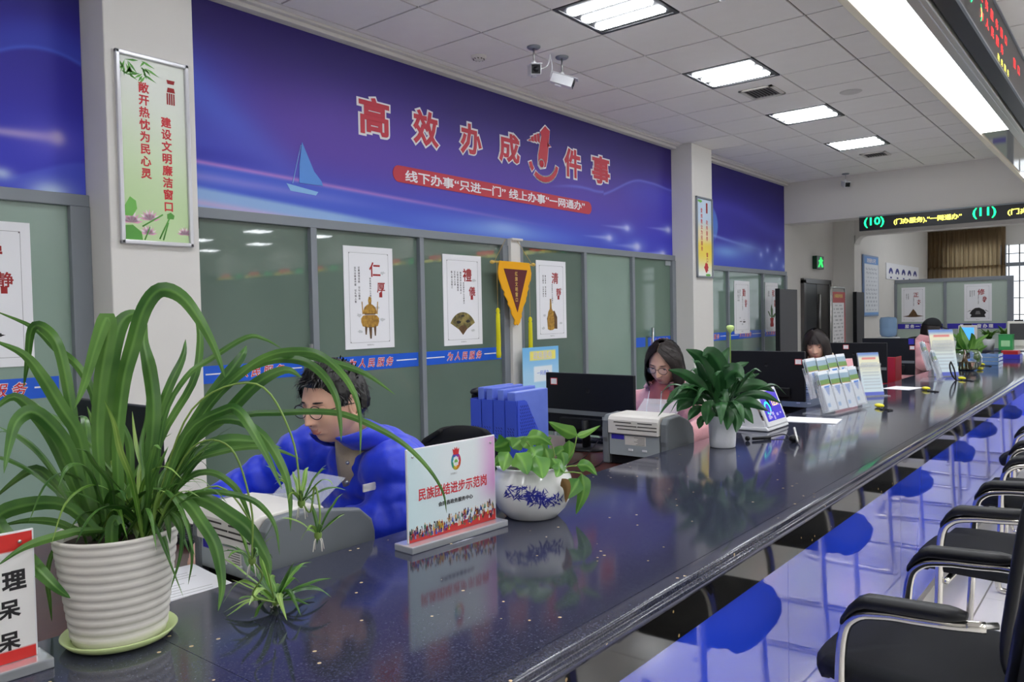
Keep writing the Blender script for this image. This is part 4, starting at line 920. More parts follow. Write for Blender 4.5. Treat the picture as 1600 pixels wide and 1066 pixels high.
t, o, u, n, w = sign_stand((1.345, 1.435), (1.655, 1.415), .232, art_sign, 'acrylic sign with a colourful ring emblem and red 民族团结进步示范岗 text',
    [('民族团结进步示范岗', .5, .50, .03, m_red, .022, (.245, .032)), ('会同县政务服务中心', .52, .345, .015, m_ink, .03, (.125, .0125)), ('文明窗口', .5, .655, .006, m_gink, 0, None)])
cols = [(200, 60, 140), (130, 70, 190), (70, 110, 210), (60, 180, 190), (90, 190, 90), (240, 200, 60), (240, 130, 50), (220, 50, 60)]
em = MB(); mm = []
c0 = o+n*.0037+u*(.53*w)+Z*(.79*.232)
for k in range(8):
    mm.append(mat('emblem_%d' % k, cols[k], .5)); P = []
    for i in range(9): a = radians(45*k+i*10); P.append((.0215*cos(a)*.8, .0255*sin(a)*.9))
    for i in range(8, -1, -1): a = radians(45*k+i*10+12); rr = .012+.006*i/8; P.append((rr*cos(a)*.8, rr*sin(a)))
    em.prism(P, c0, u, Z, n*.0004, k)
em.build('ring_emblem', mm, t)
MB().prism([(-.009, .018), (.009, .018), (.012, .034), (.006, .03), (.003, .038), (0, .031), (-.004, .038), (-.006, .03), (-.012, .034)], c0+n*.0005, u, Z, n*.0004).build('crown_emblem', m_red, t)
MB().prism([(-.006, -.003), (.006, -.003), (.004, .003), (0, .006), (-.005, .003)], c0+n*.0005, u, Z, n*.0004).build('crown_emblem', m_lgn, t)
# the printed crowd along the bottom
cr = MB(); rr = random.Random(12); cm = [mat('crowd_%d' % i, c, .6) for i, c in enumerate(((190, 50, 50), (214, 170, 60), (60, 90, 180), (225, 225, 230), (40, 40, 60), (120, 60, 120), (216, 176, 146), (70, 120, 90)))]
cr.prism([(0, 0), (w, 0), (w, .03), (w*.6, .02), (0, .02)], o+n*.0035, u, Z, n*.0002, 0)
for k in range(210):
    a = rr.random(); x0 = a*w; y0 = rr.uniform(.004, .026)*(1+.8*a*(a > .4)); s = rr.uniform(.003, .006)
    if x0 < .003 or x0 > w-.008: continue
    cr.prism([(x0-s*.6, y0), (x0+s*.6, y0), (x0+s*.4, y0+s*2.2), (x0-s*.4, y0+s*2.2)], o+n*.0038, u, Z, n*.0002, rr.randrange(8)); cr.prism([(x0-s*.3, y0+s*2.2), (x0+s*.3, y0+s*2.2), (x0+s*.25, y0+s*3), (x0-s*.25, y0+s*3)], o+n*.0038, u, Z, n*.0002, rr.choice((4, 6)))
cr.build('crowd_print', cm, t)['kind'] = 'stuff'
for uu in (.05, .95): MB().tube([o+n*.003+u*uu*w+Z*.215, o+n*.006+u*uu*w+Z*.215], .003, 10).build('pin', m_steel, t)
def art_sign2(U, V):
    o1 = np.ones_like(U); c = [234*o1, 232*o1, 230*o1]; return lerpc(c, (214, 48, 44), ((V > .86) | (V < .1))*1.)
t, o, u, n, w = sign_stand((.245, 1.49), (.513, 1.478), .215, art_sign2, 'acrylic sign with red bands and black characters, cut by the left edge', [])
for ch, px, py, s in (('理', 22, 907, .036), ('呆', 15, 953, .032), ('呆', 15, 1003, .032)):
    r_ = ray(px, py); tt = (o+n*.0036-EYE).dot(n)/r_.dot(n); q = MB(); text(q, ch, s, EYE+r_*tt, u, Z, bold=.035); q.build('lettering', m_ink, t)
for uu in (.05, .93): MB().tube([o+n*.003+u*uu*w+Z*.2, o+n*.006+u*uu*w+Z*.2], .003, 10).build('pin', m_steel, t)

# ---------------------------------------------------------------- things on and behind the counter
def sheets(name, cx, cy, z, w, d, rz, n, lab, cat='paper', lines=True, grp='papers'):
    t = empty(name, (cx, cy, z), rz, lab, cat, grp); rr = random.Random(int(cx*100))
    for k in range(n):
        M = Matrix.Translation((rr.uniform(-.003, .003), rr.uniform(-.003, .003), .0015*k+.0003)) @ Matrix.Rotation(rr.uniform(-.02, .02), 4, 'Z')
        MB().cb((0, 0, .0006), (w, d, .0011), M=M).build('sheet', m_paper, t, local=True)
    if lines:
        q = MB()
        for i in range(11): q.box((-w*.38, -d*.36+i*d*.065, .0015*n+.0003), (rr.uniform(0, w*.38), -d*.36+i*d*.065+.0016, .0015*n+.0004))
        q.build('small_text', m_gink, t, local=True)['kind'] = 'stuff'
    return t
sheets('paper_stack', .925, 1.79, DT, .21, .29, radians(-6), 34, 'stack of printed papers on the desk beside the spider plant pot')
sheets('paper_sheet', 4.22, 1.385, CT, .2, .27, radians(8), 2, 'blank white paper beside the tablet stand', lines=False)
sheets('paper_sheet', 6.27, 1.40, CT, .25, .2, radians(-10), 1, 'blank white paper past the leaflet stand', lines=False)
sheets('paper_sheet', 1.62, 1.74, DT, .2, .28, radians(20), 2, 'white paper under the phone beside the man in blue')
sheets('paper_sheet', 3.45, 1.66, DT, .2, .14, 0, 2, 'white paper left of the small green price stand', lines=False)
ph = empty('mobile_phone', (1.66, 1.80, DT+.004), radians(12), 'large dark phone with blue screen lying by the man in blue', 'phone')
MB().cb((0, 0, .006), (.2, .1, .009)).build('body', m_black, ph, local=True, bevel=.004); MB().cb((0, 0, .011), (.19, .09, .001)).build('screen', mat('dim_blue_screen', (26, 44, 120), .08), ph, local=True)
cable([(1.75, 1.76, DT+.008), (1.83, 1.74, DT+.006), (1.9, 1.78, DT+.004), (1.98, 1.76, DT+.004)], 'pale green cable plugged in the phone', mat('pale_green', (170, 226, 170), .5), .004)
# small green price stand
t = empty('label_stand', (3.42, 1.52, CT), radians(10), 'tiny acrylic stand with green label behind the white pot', 'label stand')
MB().cb((0, 0, .004), (.1, .06, .006)).build('acrylic_base', m_ped, t, local=True); MB().cb((0, 0, .045), (.07, .004, .075)).build('plate', m_paper, t, local=True); MB().cb((0, -.003, .035), (.05, .001, .025)).build('label_sticker', m_lgn, t, local=True)
# tablet
tb = empty('display_tablet', (3.84, 1.44, CT), 0, 'white countertop tablet on a wedge stand with violet screen', 'tablet')
MB().prism([(0, .002), (.0, .012), (.012, .022), (.17, .012), (.17, .002)], (-.14, -.02, 0), Y, Z, (.28, 0, 0)).build('foot', m_white, tb, local=True, bevel=.004)
MT = Matrix.Translation((0, -.015, .02)) @ Matrix.Rotation(radians(-22), 4, 'X')
MB().cb((0, 0, .095), (.26, .012, .19), M=MT).build('casing', m_white, tb, local=True, bevel=.004)
MB().prism([(0, .02), (.12, .02), (.06, .15)], (-.13, 0, 0), Y, Z, (.006, 0, 0)).build('side_brace', m_white, tb, local=True)
sc_ = MB().cb((0, -.0068, .1), (.22, .001, .15), M=MT).build('screen', mat('violet_screen', (58, 50, 180), .15, emit=.45), tb, local=True)
q = MB(); R3 = MT.to_3x3(); text(q, '12:31', .04, MT @ Vector((.05, -.0076, .11)), R3 @ X, R3 @ Z, bold=.03); q.build('lettering', mat('screen_amber', (255, 200, 120), .4, emit=1), sc_, local=True)
q = MB(); ring = [(.035*cos(a)-.06, .035*sin(a)+.09) for a in [k*pi/12 for k in range(-9, 13)]]+[(.024*cos(a)-.06, .024*sin(a)+.09) for a in [k*pi/12 for k in range(12, -10, -1)]]
q.prism(ring, MT @ Vector((0, -.0076, 0)), R3 @ X, R3 @ Z, R3 @ Vector((0, -.0004, 0))); q.build('progress_ring', mat('screen_cyan', (30, 220, 190), .4, emit=1), sc_, local=True)
q = MB(); rr = random.Random(8)
for k in range(9): q.cb((rr.uniform(-.08, .09), -.0078, rr.uniform(.035, .07)), (rr.uniform(.01, .04), .0005, rr.uniform(.008, .02)), M=MT)
q.build('picture', mat('screen_grey', (150, 140, 190), .4, emit=.5), sc_, local=True)['kind'] = 'stuff'
# pen on a coiled leash
t = empty('counter_pen', (3.5, 1.36, CT), 0, 'black counter pen with leash in front of the white tablet', 'pen')
MB().tube([(3.42, 1.385, CT+.009), (3.5, 1.335, CT+.009)], [.006, .009], 10).ell((3.4, 1.4, CT+.012), (.012, .012, .012), 10, 8).build('barrel', m_black, t)
MB().tube(catmull([(3.52, 1.35, CT+.006), (3.6, 1.31, CT+.012), (3.55, 1.26, CT+.006), (3.5, 1.23, CT+.01)], 8), .003, 6).build('leash', m_black, t)
MB().ell((3.47, 1.215, CT+.018), (.024, .024, .017), 14, 10).build('weighted_foot', m_black, t)
MB().tube([(3.44, 1.19, CT+.008), (3.5, 1.225, CT+.06)], .006, 8).build('clip', m_steel, t)
# yellow mouse-shaped pens
for i, (px, py, lab) in enumerate(((1374, 635, 'yellow oval pen rest nearest the brochure holders'), (1447, 608, 'yellow oval pen rest at the end of the second white paper'), (1503, 592, 'yellow oval pen rest before the fish bowl'), (1531, 577, 'yellow oval pen rest right of the fish bowl, nearer one'), (1534, 570, 'yellow oval pen rest right of the fish bowl, farther one'))):
    p = onz(px, py, CT+.008); t = empty('pen_rest', (p.x, p.y, CT), 0.6, lab, 'pen rest', 'yellow pen rests')
    MB().ell((0, 0, .013), (.045, .024, .012), 18, 10).build('shell', m_yel, t, local=True)
    if i != 3:
        MB().tube(catmull([(-.04, 0, .008), (-.1, .03, .005), (-.14, -.02, .004), (-.18, .02, .004)], 6), .004, 6).build('pen', m_black, t, local=True)
t = empty('reading_glasses_holder', (7.6, 1.24, CT), 0, 'bent black wire holder standing before the fish bowl', 'holder')
P0 = [onz(1490, 594, CT+.004)]; dd = (P0[0]-EYE).dot(_F)
MB().tube(catmull([atd(1503, 594, dd)]+[atd(x, y, dd) for x, y in ((1494, 594), (1487, 585), (1484, 572), (1486, 565))], 6), .006, 6).tube(catmull([atd(1494, 594, dd), atd(1491, 578, dd), atd(1486, 566, dd)], 6), .006, 6).build('wire', m_black, t)

# ---------------------------------------------------------------- brochures in clear holders
def art_bro(U, V):
    o1 = np.ones_like(U); c = [226*o1, 232*o1, 240*o1]
    c = lerpc(c, (150, 176, 196), (V > .72)*1.); c = lerpc(c, (232, 238, 244), (V > .93)*1.); c = lerpc(c, (110, 150, 80), ((V > .66)&(V < .78))*1.)
    c = lerpc(c, (180, 120, 60), ((V > .655)&(V < .675))*1.)
    c = lerpc(c, (30, 120, 214), ((V < .62) & (V > .35) & (abs(U-.55) < (V-.35)*1.2))*1.); c = lerpc(c, (70, 150, 214), ((V > .1)&(V < .2)&(abs(U-.3) < .15))*.8)
    return c
bro_mesh = {}
def brochure_set(ox, oy, rz, tiers, npk, lab, bw=.1, bh=.21):
    h = empty('brochure_holder', (ox, oy, CT), rz, lab, 'brochure holder', 'clear brochure holders'); W_ = npk*(bw+.012)
    MB().box((0, 0, .001), (W_, .05+.06*tiers, .006)).build('base_plate', m_acryt, h, local=True)
    for tr in range(tiers):
        yb = .02+.07*tr; zb = .02+.075*tr
        M = Matrix.Translation((0, yb, zb)) @ Matrix.Rotation(radians(-16), 4, 'X')
        MB().box((0, -.004, 0), (W_, -.002, bh*.62), M=M).build('front_plate', m_acryt, h, local=True)
        MB().box((0, .030, 0), (W_, .032, bh*.8), M=M).box((0, -.004, -.002), (W_, .032, 0), M=M).build('back_plate', m_acryt, h, local=True)
        for k in range(npk+1): MB().box((k*(bw+.012)-.001, -.004, 0), (k*(bw+.012)+.001, .032, bh*.62), M=M).build('side_plate', m_acryt, h, local=True)
        for k in range(npk):
            for j in range(3):
                nm = 'brochure'
                if 'b' not in bro_mesh:
                    o = painted(nm, (0, 0, 0), X, Z, bw-.004, bh, 14, 60, art_bro, th=.003); bro_mesh['b'] = o.data
                else: o = bpy.data.objects.new(nm, bro_mesh['b']); COL.objects.link(o)
                dz = rnd.uniform(-.0, .012)-(.02 if (k+tr) % 3 == 2 else 0)
                o.matrix_basis = Matrix.Translation((ox, oy, CT)) @ Matrix.Rotation(rz, 4, 'Z') @ M @ Matrix.Translation((k*(bw+.012)+.007, .004+.009*j, .001+max(0, dz))) @ Matrix.Rotation(radians(rnd.uniform(-2, 2)), 4, 'Y')
                tag(o, '%s leaflet in the %s pocket, %s tier of the %s holder' % (('front', 'middle', 'rear')[j], ('leftmost', 'second', 'third', 'rightmost')[k] if npk == 4 else ('left', 'right')[k], ('front', 'rear')[tr], 'large' if npk == 4 else 'small far'), 'brochure', 'leaflets in the clear holders')
brochure_set(4.44, 1.345, radians(-6), 2, 4, 'large two-tier clear brochure holder full of leaflets beside the paper', bw=.125, bh=.222)
brochure_set(6.95, 1.25, radians(8), 2, 2, 'small clear brochure holder left of the fish bowl', bw=.14, bh=.24)
def art_leaf1(U, V):
    o1 = np.ones_like(U); c = mixc((214, 230, 236), (240, 236, 206), sm(.3, .8, V)); c = lerpc(c, (90, 130, 210), sm(.86, 1, V)*.9); c = lerpc(c, (96, 110, 200), (V < .08)*1.); c = lerpc(c, (226, 120, 120), ((V > .84)&(V < .89)&(abs(U-.5) < .35))*.8)
    ln = (np.sin(V*85) > .2)*(V < .8)*(V > .12)*(abs(U-.5) < .4); return lerpc(c, (176, 186, 190), .5*ln)
def art_pink(U, V):
    o1 = np.ones_like(U); c = [236*o1, 176*o1, 184*o1]; return lerpc(c, (214, 130, 150), .5*((np.sin(V*50) > .4)*(V < .6)))
def leaflet(p, w, h, art, lab, rz=0, lean=-12, stand=True):
    t = empty('leaflet_stand', (p[0], p[1], CT), rz, lab, 'leaflet stand', 'upright leaflet stands')
    M = Matrix.Rotation(radians(lean), 4, 'X'); R3 = M.to_3x3()
    MB().cb((0, .004, h/2+.006), (w+.008, .002, h+.004), M=M).build('acrylic_plate', m_acryt, t, local=True)
    o = painted('sheet', (M @ Vector((-w/2, 0, .006))), R3 @ X, R3 @ Z, w, h, 16, 60, art, None, th=.001); o.parent = t
    MB().box((-w/2-.01, -.05, .001), (w/2+.01, .09, .006)).build('acrylic_base', m_acryt, t, local=True)
    MB().prism([(.09, .006), (.085, .006), (.03, h*.75), (.034, h*.75)], (-w/2, 0, 0), Y, Z, (w, 0, 0)).build('rear_brace', m_acryt, t, local=True)
    return t
leaflet((5.36, 1.52), .2, .26, art_pink, 'pink leaflet standing just behind the big brochure holder', radians(-25))
leaflet((5.62, 1.43), .16, .29, art_leaf1, 'tall pale yellow leaflet with blue top next to the pink one', radians(-38))
leaflet((7.52, 1.33), .22, .4, art_leaf1, 'tall leaflet in clear stand left of the fish bowl', radians(-45))
# red file box on the desk
t = empty('red_file_box', (7.02, 1.62, DT), 0, 'red file box standing behind the counter between the monitors', 'file box')
MB().prism([(0, .001), (.27, .001), (.3, .28), (.0, .28)], (0, 0, 0), Y, Z, (.012, 0, 0)).prism([(0, .001), (.006, .001), (.006, .28), (0, .28)], (0.012, 0, 0), Y, Z, (.2, 0, 0)).build('shell', mat('red_plastic', (176, 34, 42), .4), t, local=True, bevel=.003)
MB().box((-.002, .06, .2), (0, .22, .215)).build('pale_print', mat('pale_red', (216, 130, 130), .5), t, local=True)
MB().box((.02, .012, .003), (.2, .26, .24)).build('papers', m_paper, t, local=True)
# blue tray stack and small things at the far end of the counter
t = empty('tray_stack', (9.3, 1.28, CT), 0, 'stack of clear blue trays right of the fish bowl', 'tray')
for k in range(3):
    MB().box((-.16, -.12, .002+.04*k), (.16, .12, .006+.04*k)).box((-.16, -.12, .006+.04*k), (-.155, .12, .036+.04*k)).box((-.16, .115, .006+.04*k), (.16, .12, .036+.04*k)).box((-.16, -.12, .006+.04*k), (.16, -.115, .03+.04*k)).build('tray', mat('clear_blue', (120, 160, 216), .15, alpha=.75), t, local=True)
MB().box((-.13, -.1, .09), (.13, .1, .098)).build('papers', m_paper, t, local=True)
t = empty('card_box', (10.4, 1.2, CT), 0, 'small red and violet card box near the counter end', 'box')
MB().box((-.12, -.1, .001), (.12, .1, .05)).build('lower_box', mat('sticker_violet', (58, 50, 176), .4), t, local=True); MB().box((-.1, -.08, .051), (.1, .08, .09)).build('upper_box', mat('red_plastic', (176, 34, 42), .4), t, local=True)
# far counter machines
def kiosk(px, w, h, lab, scr, z0=.85, x=12.35):
    p = onx(px, 520, x); t = empty('desk_machine', (x, p.y, z0), 0, lab, 'machine', 'machines on the far counter')
    MB().box((-.03, -w/2, .05), (.05, w/2, h)).build('casing', m_offw, t, local=True, bevel=.01); MB().box((-.033, -w/2+.03, h*.35), (-.029, w/2-.03, h-.03)).build('screen', scr, t, local=True)
    MB().box((0, -.03, 0.001), (.04, .03, .06)).box((-.06, -w*.4, 0.001), (.12, w*.4, .015)).build('stand', m_offw, t, local=True)
    MB().box((-.02, -.05, h), (.03, .05, h+.02)).build('camera', m_black, t, local=True)
kiosk(1512, .22, .33, 'white machine with lit blue screen on the far counter', mat('bright_screen', (70, 150, 240), .3, emit=1))
kiosk(1592, .26, .38, 'white machine with dark grille at the right edge of the picture', m_dkp)
p = onx(1560, 530, 12.3); p.y -= .1; t = empty('green_box', (12.22, p.y, .85), 0, 'translucent green box on the far counter', 'box')
MB().box((-.08, -.08, .001), (.08, .08, .2)).box((-.085, -.085, .2), (.085, .085, .21)).build('body', mat('green_plastic', (60, 160, 90), .35), t, local=True, bevel=.006)
MB().box((-.082, -.05, .05), (-.0805, .05, .13)).build('label_sticker', mat('pale_green', (170, 226, 170), .5), t, local=True)
p = onx(1575, 540, 12.25); sheets('paper_sheet', 12.28, p.y-.1, .85, .2, .3, 0, 3, 'papers lying before the dark grille machine on far counter', lines=False)
p = onx(1573, 530, 12.5); t = empty('computer_mouse', (12.5, p.y, .85), 0, 'dark round object beside the green box on the far counter', 'computer mouse'); MB().ell((0, 0, .05), (.06, .07, .05), 16, 10).build('shell', m_black, t, local=True); MB().cb((-.05, 0, .06), (.02, .01, .01)).build('wheel', m_gink, t, local=True)
# water dispenser
p = onx(1388, 515, 13.8); t = empty('water_dispenser', (13.8, p.y, 0), 0, 'blue water bottle on a dispenser before the far partition', 'water dispenser')
MB().lathe([(.02, .0), (.1, .01), (.125, .05), (.13, .12), (.125, .14), (.13, .16), (.13, .28), (.115, .32), (.0, .33)], (0, 0, .97), 24).build('bottle', mat('bottle_blue', (150, 190, 230), .1, alpha=.75), t, local=True)
MB().box((-.15, -.15, 0), (.15, .15, .97)).build('cabinet', m_white, t, local=True, bevel=.02); MB().box((-.17, -.05, .7), (-.15, .05, .78)).build('tap', m_blue, t, local=True)

# ---------------------------------------------------------------- customers' chairs
m_mesh = mat('chair_mesh', (16, 17, 19), .8, alpha=.93, bump=.4, bscale=900)
def chair(x, y, rz, lab):
    t = empty('cantilever_chair', (x, y, 0), rz, lab, 'chair', 'black mesh chairs along the counter')
    R_ = []
    # seat
    pts = []
    N_ = 36
    def sup(a, rx, ry, e=.55):
        c, s = cos(a), sin(a); return (rx*abs(c)**e*(1 if c > 0 else -1), ry*abs(s)**e*(1 if s > 0 else -1))
    for z, k in ((.425, .9), (.43, .97), (.45, 1.0), (.47, 1.0), (.485, .96), (.492, .85), (.494, .5), (.494, .1)):
        R_.append([(sup(2*pi*j/N_, .265*k, .255*k)[0], sup(2*pi*j/N_, .265*k, .255*k)[1]+.085, z-(.02 if sup(2*pi*j/N_, 1, 1)[1] > .85 and k > .8 else 0)) for j in range(N_)])
    MB().rings(R_).build('seat', m_blackfab, t, local=True)
    MB().cb((0, .07, .418), (.4, .36, .014)).build('seat_pan', m_black, t, local=True)
    for s in (-1, 1):
        xx = .275*s
        P = [(xx, -.22, .012), (xx, .1, .012), (xx, .2, .014), (xx, .235, .05), (xx, .225, .3), (xx, .215, .555), (xx, .18, .628), (xx, .11, .650), (xx, .03, .657), (xx, -.04, .664), (xx*.93, -.11, .668)]
        MB().tube(catmull(P, 5), .014, 12).build('side_frame', m_chrome, t, local=True)
        R_ = []
        for k in range(15):
            f = k/14; yy = .215-.29*f; zz = .672+.02*f-.06*max(0, 1-f*4.2)**2
            w_ = .029*(.55+.45*min(1, f*6, (1-f)*9)); h_ = .021*(.5+.5*min(1, f*6+.3, (1-f)*9))
            R_.append([(xx+w_*cos(a)*(1 if abs(cos(a)) > .5 else 1), yy, zz+h_*(max(-.7, min(.75, sin(a))))) for a in [2*pi*j/14 for j in range(14)]])
        MB().rings(R_).build('armrest', m_black, t, local=True, bevel=0)
        MB().tube([(xx, -.07, .668), (xx*.84, -.13, .67)], .009, 8).build('arm_bracket', m_steel, t, local=True)
    MB().tube(catmull([(-.275, -.22, .012), (0, -.235, .012), (.275, -.22, .012)], 6), .0125, 10).build('floor_rail', m_chrome, t, local=True)
    MB().tube([(-.275, .2, .40), (.275, .2, .40)], .011, 10).tube([(-.275, -.1, .40), (.275, -.1, .40)], .011, 10).build('cross_rail', m_chrome, t, local=True)
    # back
    fr_ = []
    for k in range(33):
        a = 2*pi*k/32; sx, sz = sup(a, .225, .27, .5); zz = .78+sz; fr_.append((sx*(1-.12*(zz-.5)), -.155-.13*(zz-.5)-.04*(1-(sx/.225)**2)+.03, zz))
    MB().tube(fr_, .014, 8).build('back_frame', m_black, t, local=True)
    q = MB(); G = []
    for i in range(11):
        row = []
        for j in range(13):
            u_ = -1+2*j/12; v_ = -1+2*i/10; sz = .262*v_; mx = (1-abs(v_)**4)**.25 if abs(v_) < 1 else .4; sx = .218*u_*max(mx, .5); zz = .78+sz
            row.append((sx*(1-.12*(zz-.5)), -.155-.13*(zz-.5)-.04*(1-(sx/.225)**2)+.03, zz))
        G.append(row)
    q.rings(G, 0, True, False, False); o = q.build('back_mesh', m_mesh, t, local=True); s_ = o.modifiers.new('s', 'SOLIDIFY'); s_.thickness = .003
    MB().tube(catmull([(0, -.05, .41), (0, -.17, .42), (0, -.19, .55)], 5), .016, 8, flat=1.5).build('back_bracket', m_black, t, local=True)
    return t
ch0 = chair(2.37, .385, radians(-4), 'black mesh chair with chrome arms nearest the camera')
for i, (x, y, rz, lab) in enumerate(((3.53, .37, -3, 'second black mesh chair with chrome arms from the camera'), (4.8, .36, 4, 'third black mesh chair along the counter, seen in its blue front'), (6.0, .40, -6, 'fourth black mesh chair along the counter, seen in its blue front'), (7.2, .36, 6, 'fifth black mesh chair along the counter, seen in its blue front'), (8.5, .4, 0, 'sixth black mesh chair, farthest one along the counter'), (1.25, .30, 8, 'black mesh chair out of frame, seen mirrored in the polished apron'))):
    c = copy_tree(ch0); c.location = (x, y, 0); c.rotation_euler = (0, 0, radians(rz)); c['label'] = lab
# staff chairs
def staff_chair(x, y, rz, lab, top=1.03, w=.46):
    t = empty('office_chair', (x, y, 0), rz, lab, 'chair', 'clerks\' chairs')
    MB().lathe([(.0, .44), (.2, .44), (.235, .46), (.24, .49), (.2, .505), (0, .51)], n=28).build('seat', m_blackfab, t, local=True)
    G = []
    for i in range(12):
        f = i/11; z = .58+(top-.58)*f; ww = w/2*(.86+.14*sin(pi*min(1, f*1.1)))*(1 if f < .8 else (1-((f-.8)/.2)**2.2*.42))
        G.append([(ww*sin(pi/2*(-1+2*j/14)), -.2-.05*cos(pi/2*(-1+2*j/14))-.06*f, z-.02*abs(-1+2*j/14)**2*f) for j in range(15)])
    o = MB().rings(G, 0, True, False, False).build('backrest', m_mesh, t, local=True); s_ = o.modifiers.new('s', 'SOLIDIFY'); s_.thickness = .02
    MB().tube([(0, -.05, .43), (0, -.26, .45), (0, -.27, .7)], .02, 8).build('back_bracket', m_black, t, local=True)
    MB().tube([(0, 0, .1), (0, 0, .44)], .025, 12).build('gas_column', m_black, t, local=True)
    for k in range(5):
        a = 2*pi*k/5; MB().tube([(0, 0, .1), (.27*cos(a), .27*sin(a), .06)], [.025, .015], 8).ell((.27*cos(a), .27*sin(a), .028), (.027, .027, .027), 10, 8).build('leg', m_black, t, local=True)
    return t
staff_chair(1.90, 2.0, radians(90), 'black office chair behind the man in the blue jacket', 1.01, .52)
staff_chair(3.95, 2.12, radians(90), 'black office chair under the woman in pink', .92)
staff_chair(5.95, 2.2, radians(90), 'black office chair under the woman in the cream coat', .92)
p = onx(1421, 528, 11.0); staff_chair(11.0, p.y, radians(80), 'black rounded office chair back beside the far partition', 1.06, .5)
# ================================================================ PLANTS
def traced(L, d0, dd, w, par, m, name='leaf', tw=.4, prof=None, n=4, fold=.25, d_base=None):
    """leaf whose spine passes through picture points, built at its own depth; w in pixels at that depth"""
    N = len(L); P = [atd(x, y, d0+dd*((i/(N-1))**1.3)) for i, (x, y) in enumerate(L)]
    C = catmull(P, n); K = len(C); v = []; f = []; md = []; W_ = w*d0/FPX
    for i, p in enumerate(C):
        t = (C[min(i+1, K-1)]-C[max(i-1, 0)]).normalized(); s = i/(K-1); view = (p-EYE).normalized()
        a = tw*(1+.6*sin(3*s+tw*9)); sd = (t.cross(view)).normalized()*cos(a)+view*sin(a); sd = (sd-t*sd.dot(t)).normalized(); nm = sd.cross(t)
        ww = W_*.5*(prof(s) if prof else min(1, .6+1.3*s)*min(1, (1-s)**.7*1.9+.02))
        v += [p-sd*ww+nm*ww*fold, p-sd*ww*.28+nm*ww*fold*.4, p, p+sd*ww*.28+nm*ww*fold*.4, p+sd*ww+nm*ww*fold]; md += [.1, 0, .9, 0, .1]
    for i in range(K-1):
        for j in range(4): a = i*5+j; f.append((a, a+1, a+6, a+5))
    return MB().add(v, f, 0, True).build(name, m, par, attr=('mid', 'FLOAT', md))
def arching(base, az, L, rise, droop, w, par, m, rng, name='leaf', fold=.3, n=4):
    d = Vector((cos(az), sin(az), 0)); P = []
    for i in range(6):
        s = i/5; P.append(Vector(base)+d*(L*(s*.75-.12*s*s*(droop > .6)))+Z*(L*(rise*s-droop*s**2.4))+Vector((rng.uniform(-1, 1), rng.uniform(-1, 1), 0))*L*.02)
    for p in P: p.z = max(p.z, CT+.006)
    return leaf(P, w, Vector((-sin(az), cos(az), 0))+Z*rng.uniform(-.5, .5), fold, None, name, m, par, n=n)
def floorz(P): return P
# --- the big spider plant
PX0, PY0 = .655, 1.478
sp = empty('spider_plant', (PX0, PY0, CT), 0, 'large spider plant in a ribbed white pot on a pale green saucer', 'potted plant')
m_pot = mat('ribbed_white_pot', (226, 222, 216), .42, noise=(6, .25, (196, 192, 172)))
MB().lathe([(0, .001), (.075, .001), (.088, .006), (.099, .018), (.097, .02), (.085, .01), (0, .008)], (PX0, PY0, CT), 48).build('saucer', mat('pale_green_saucer', (196, 212, 150), .35), sp)
prof = [(.0, .009), (.078, .009), (.080, .018)]
z = .018
for k in range(11):
    r0 = .080+.024*k/11; prof += [(r0+.001, z+.0015), (r0+.0026, z+.005), (r0+.0028, z+.011), (r0+.0008, z+.0152)]; z += .0162
prof += [(.1055, z+.001), (.1065, z+.006), (.104, z+.009), (.1, z+.006), (.098, z-.02)]
MB().lathe(prof, (PX0, PY0, CT), 64).build('pot', m_pot, sp)
MB().lathe([(0, z-.012), (.06, z-.009), (.099, z-.016)], (PX0, PY0, CT), 32).build('soil', m_soil, sp)
D0 = 1.447
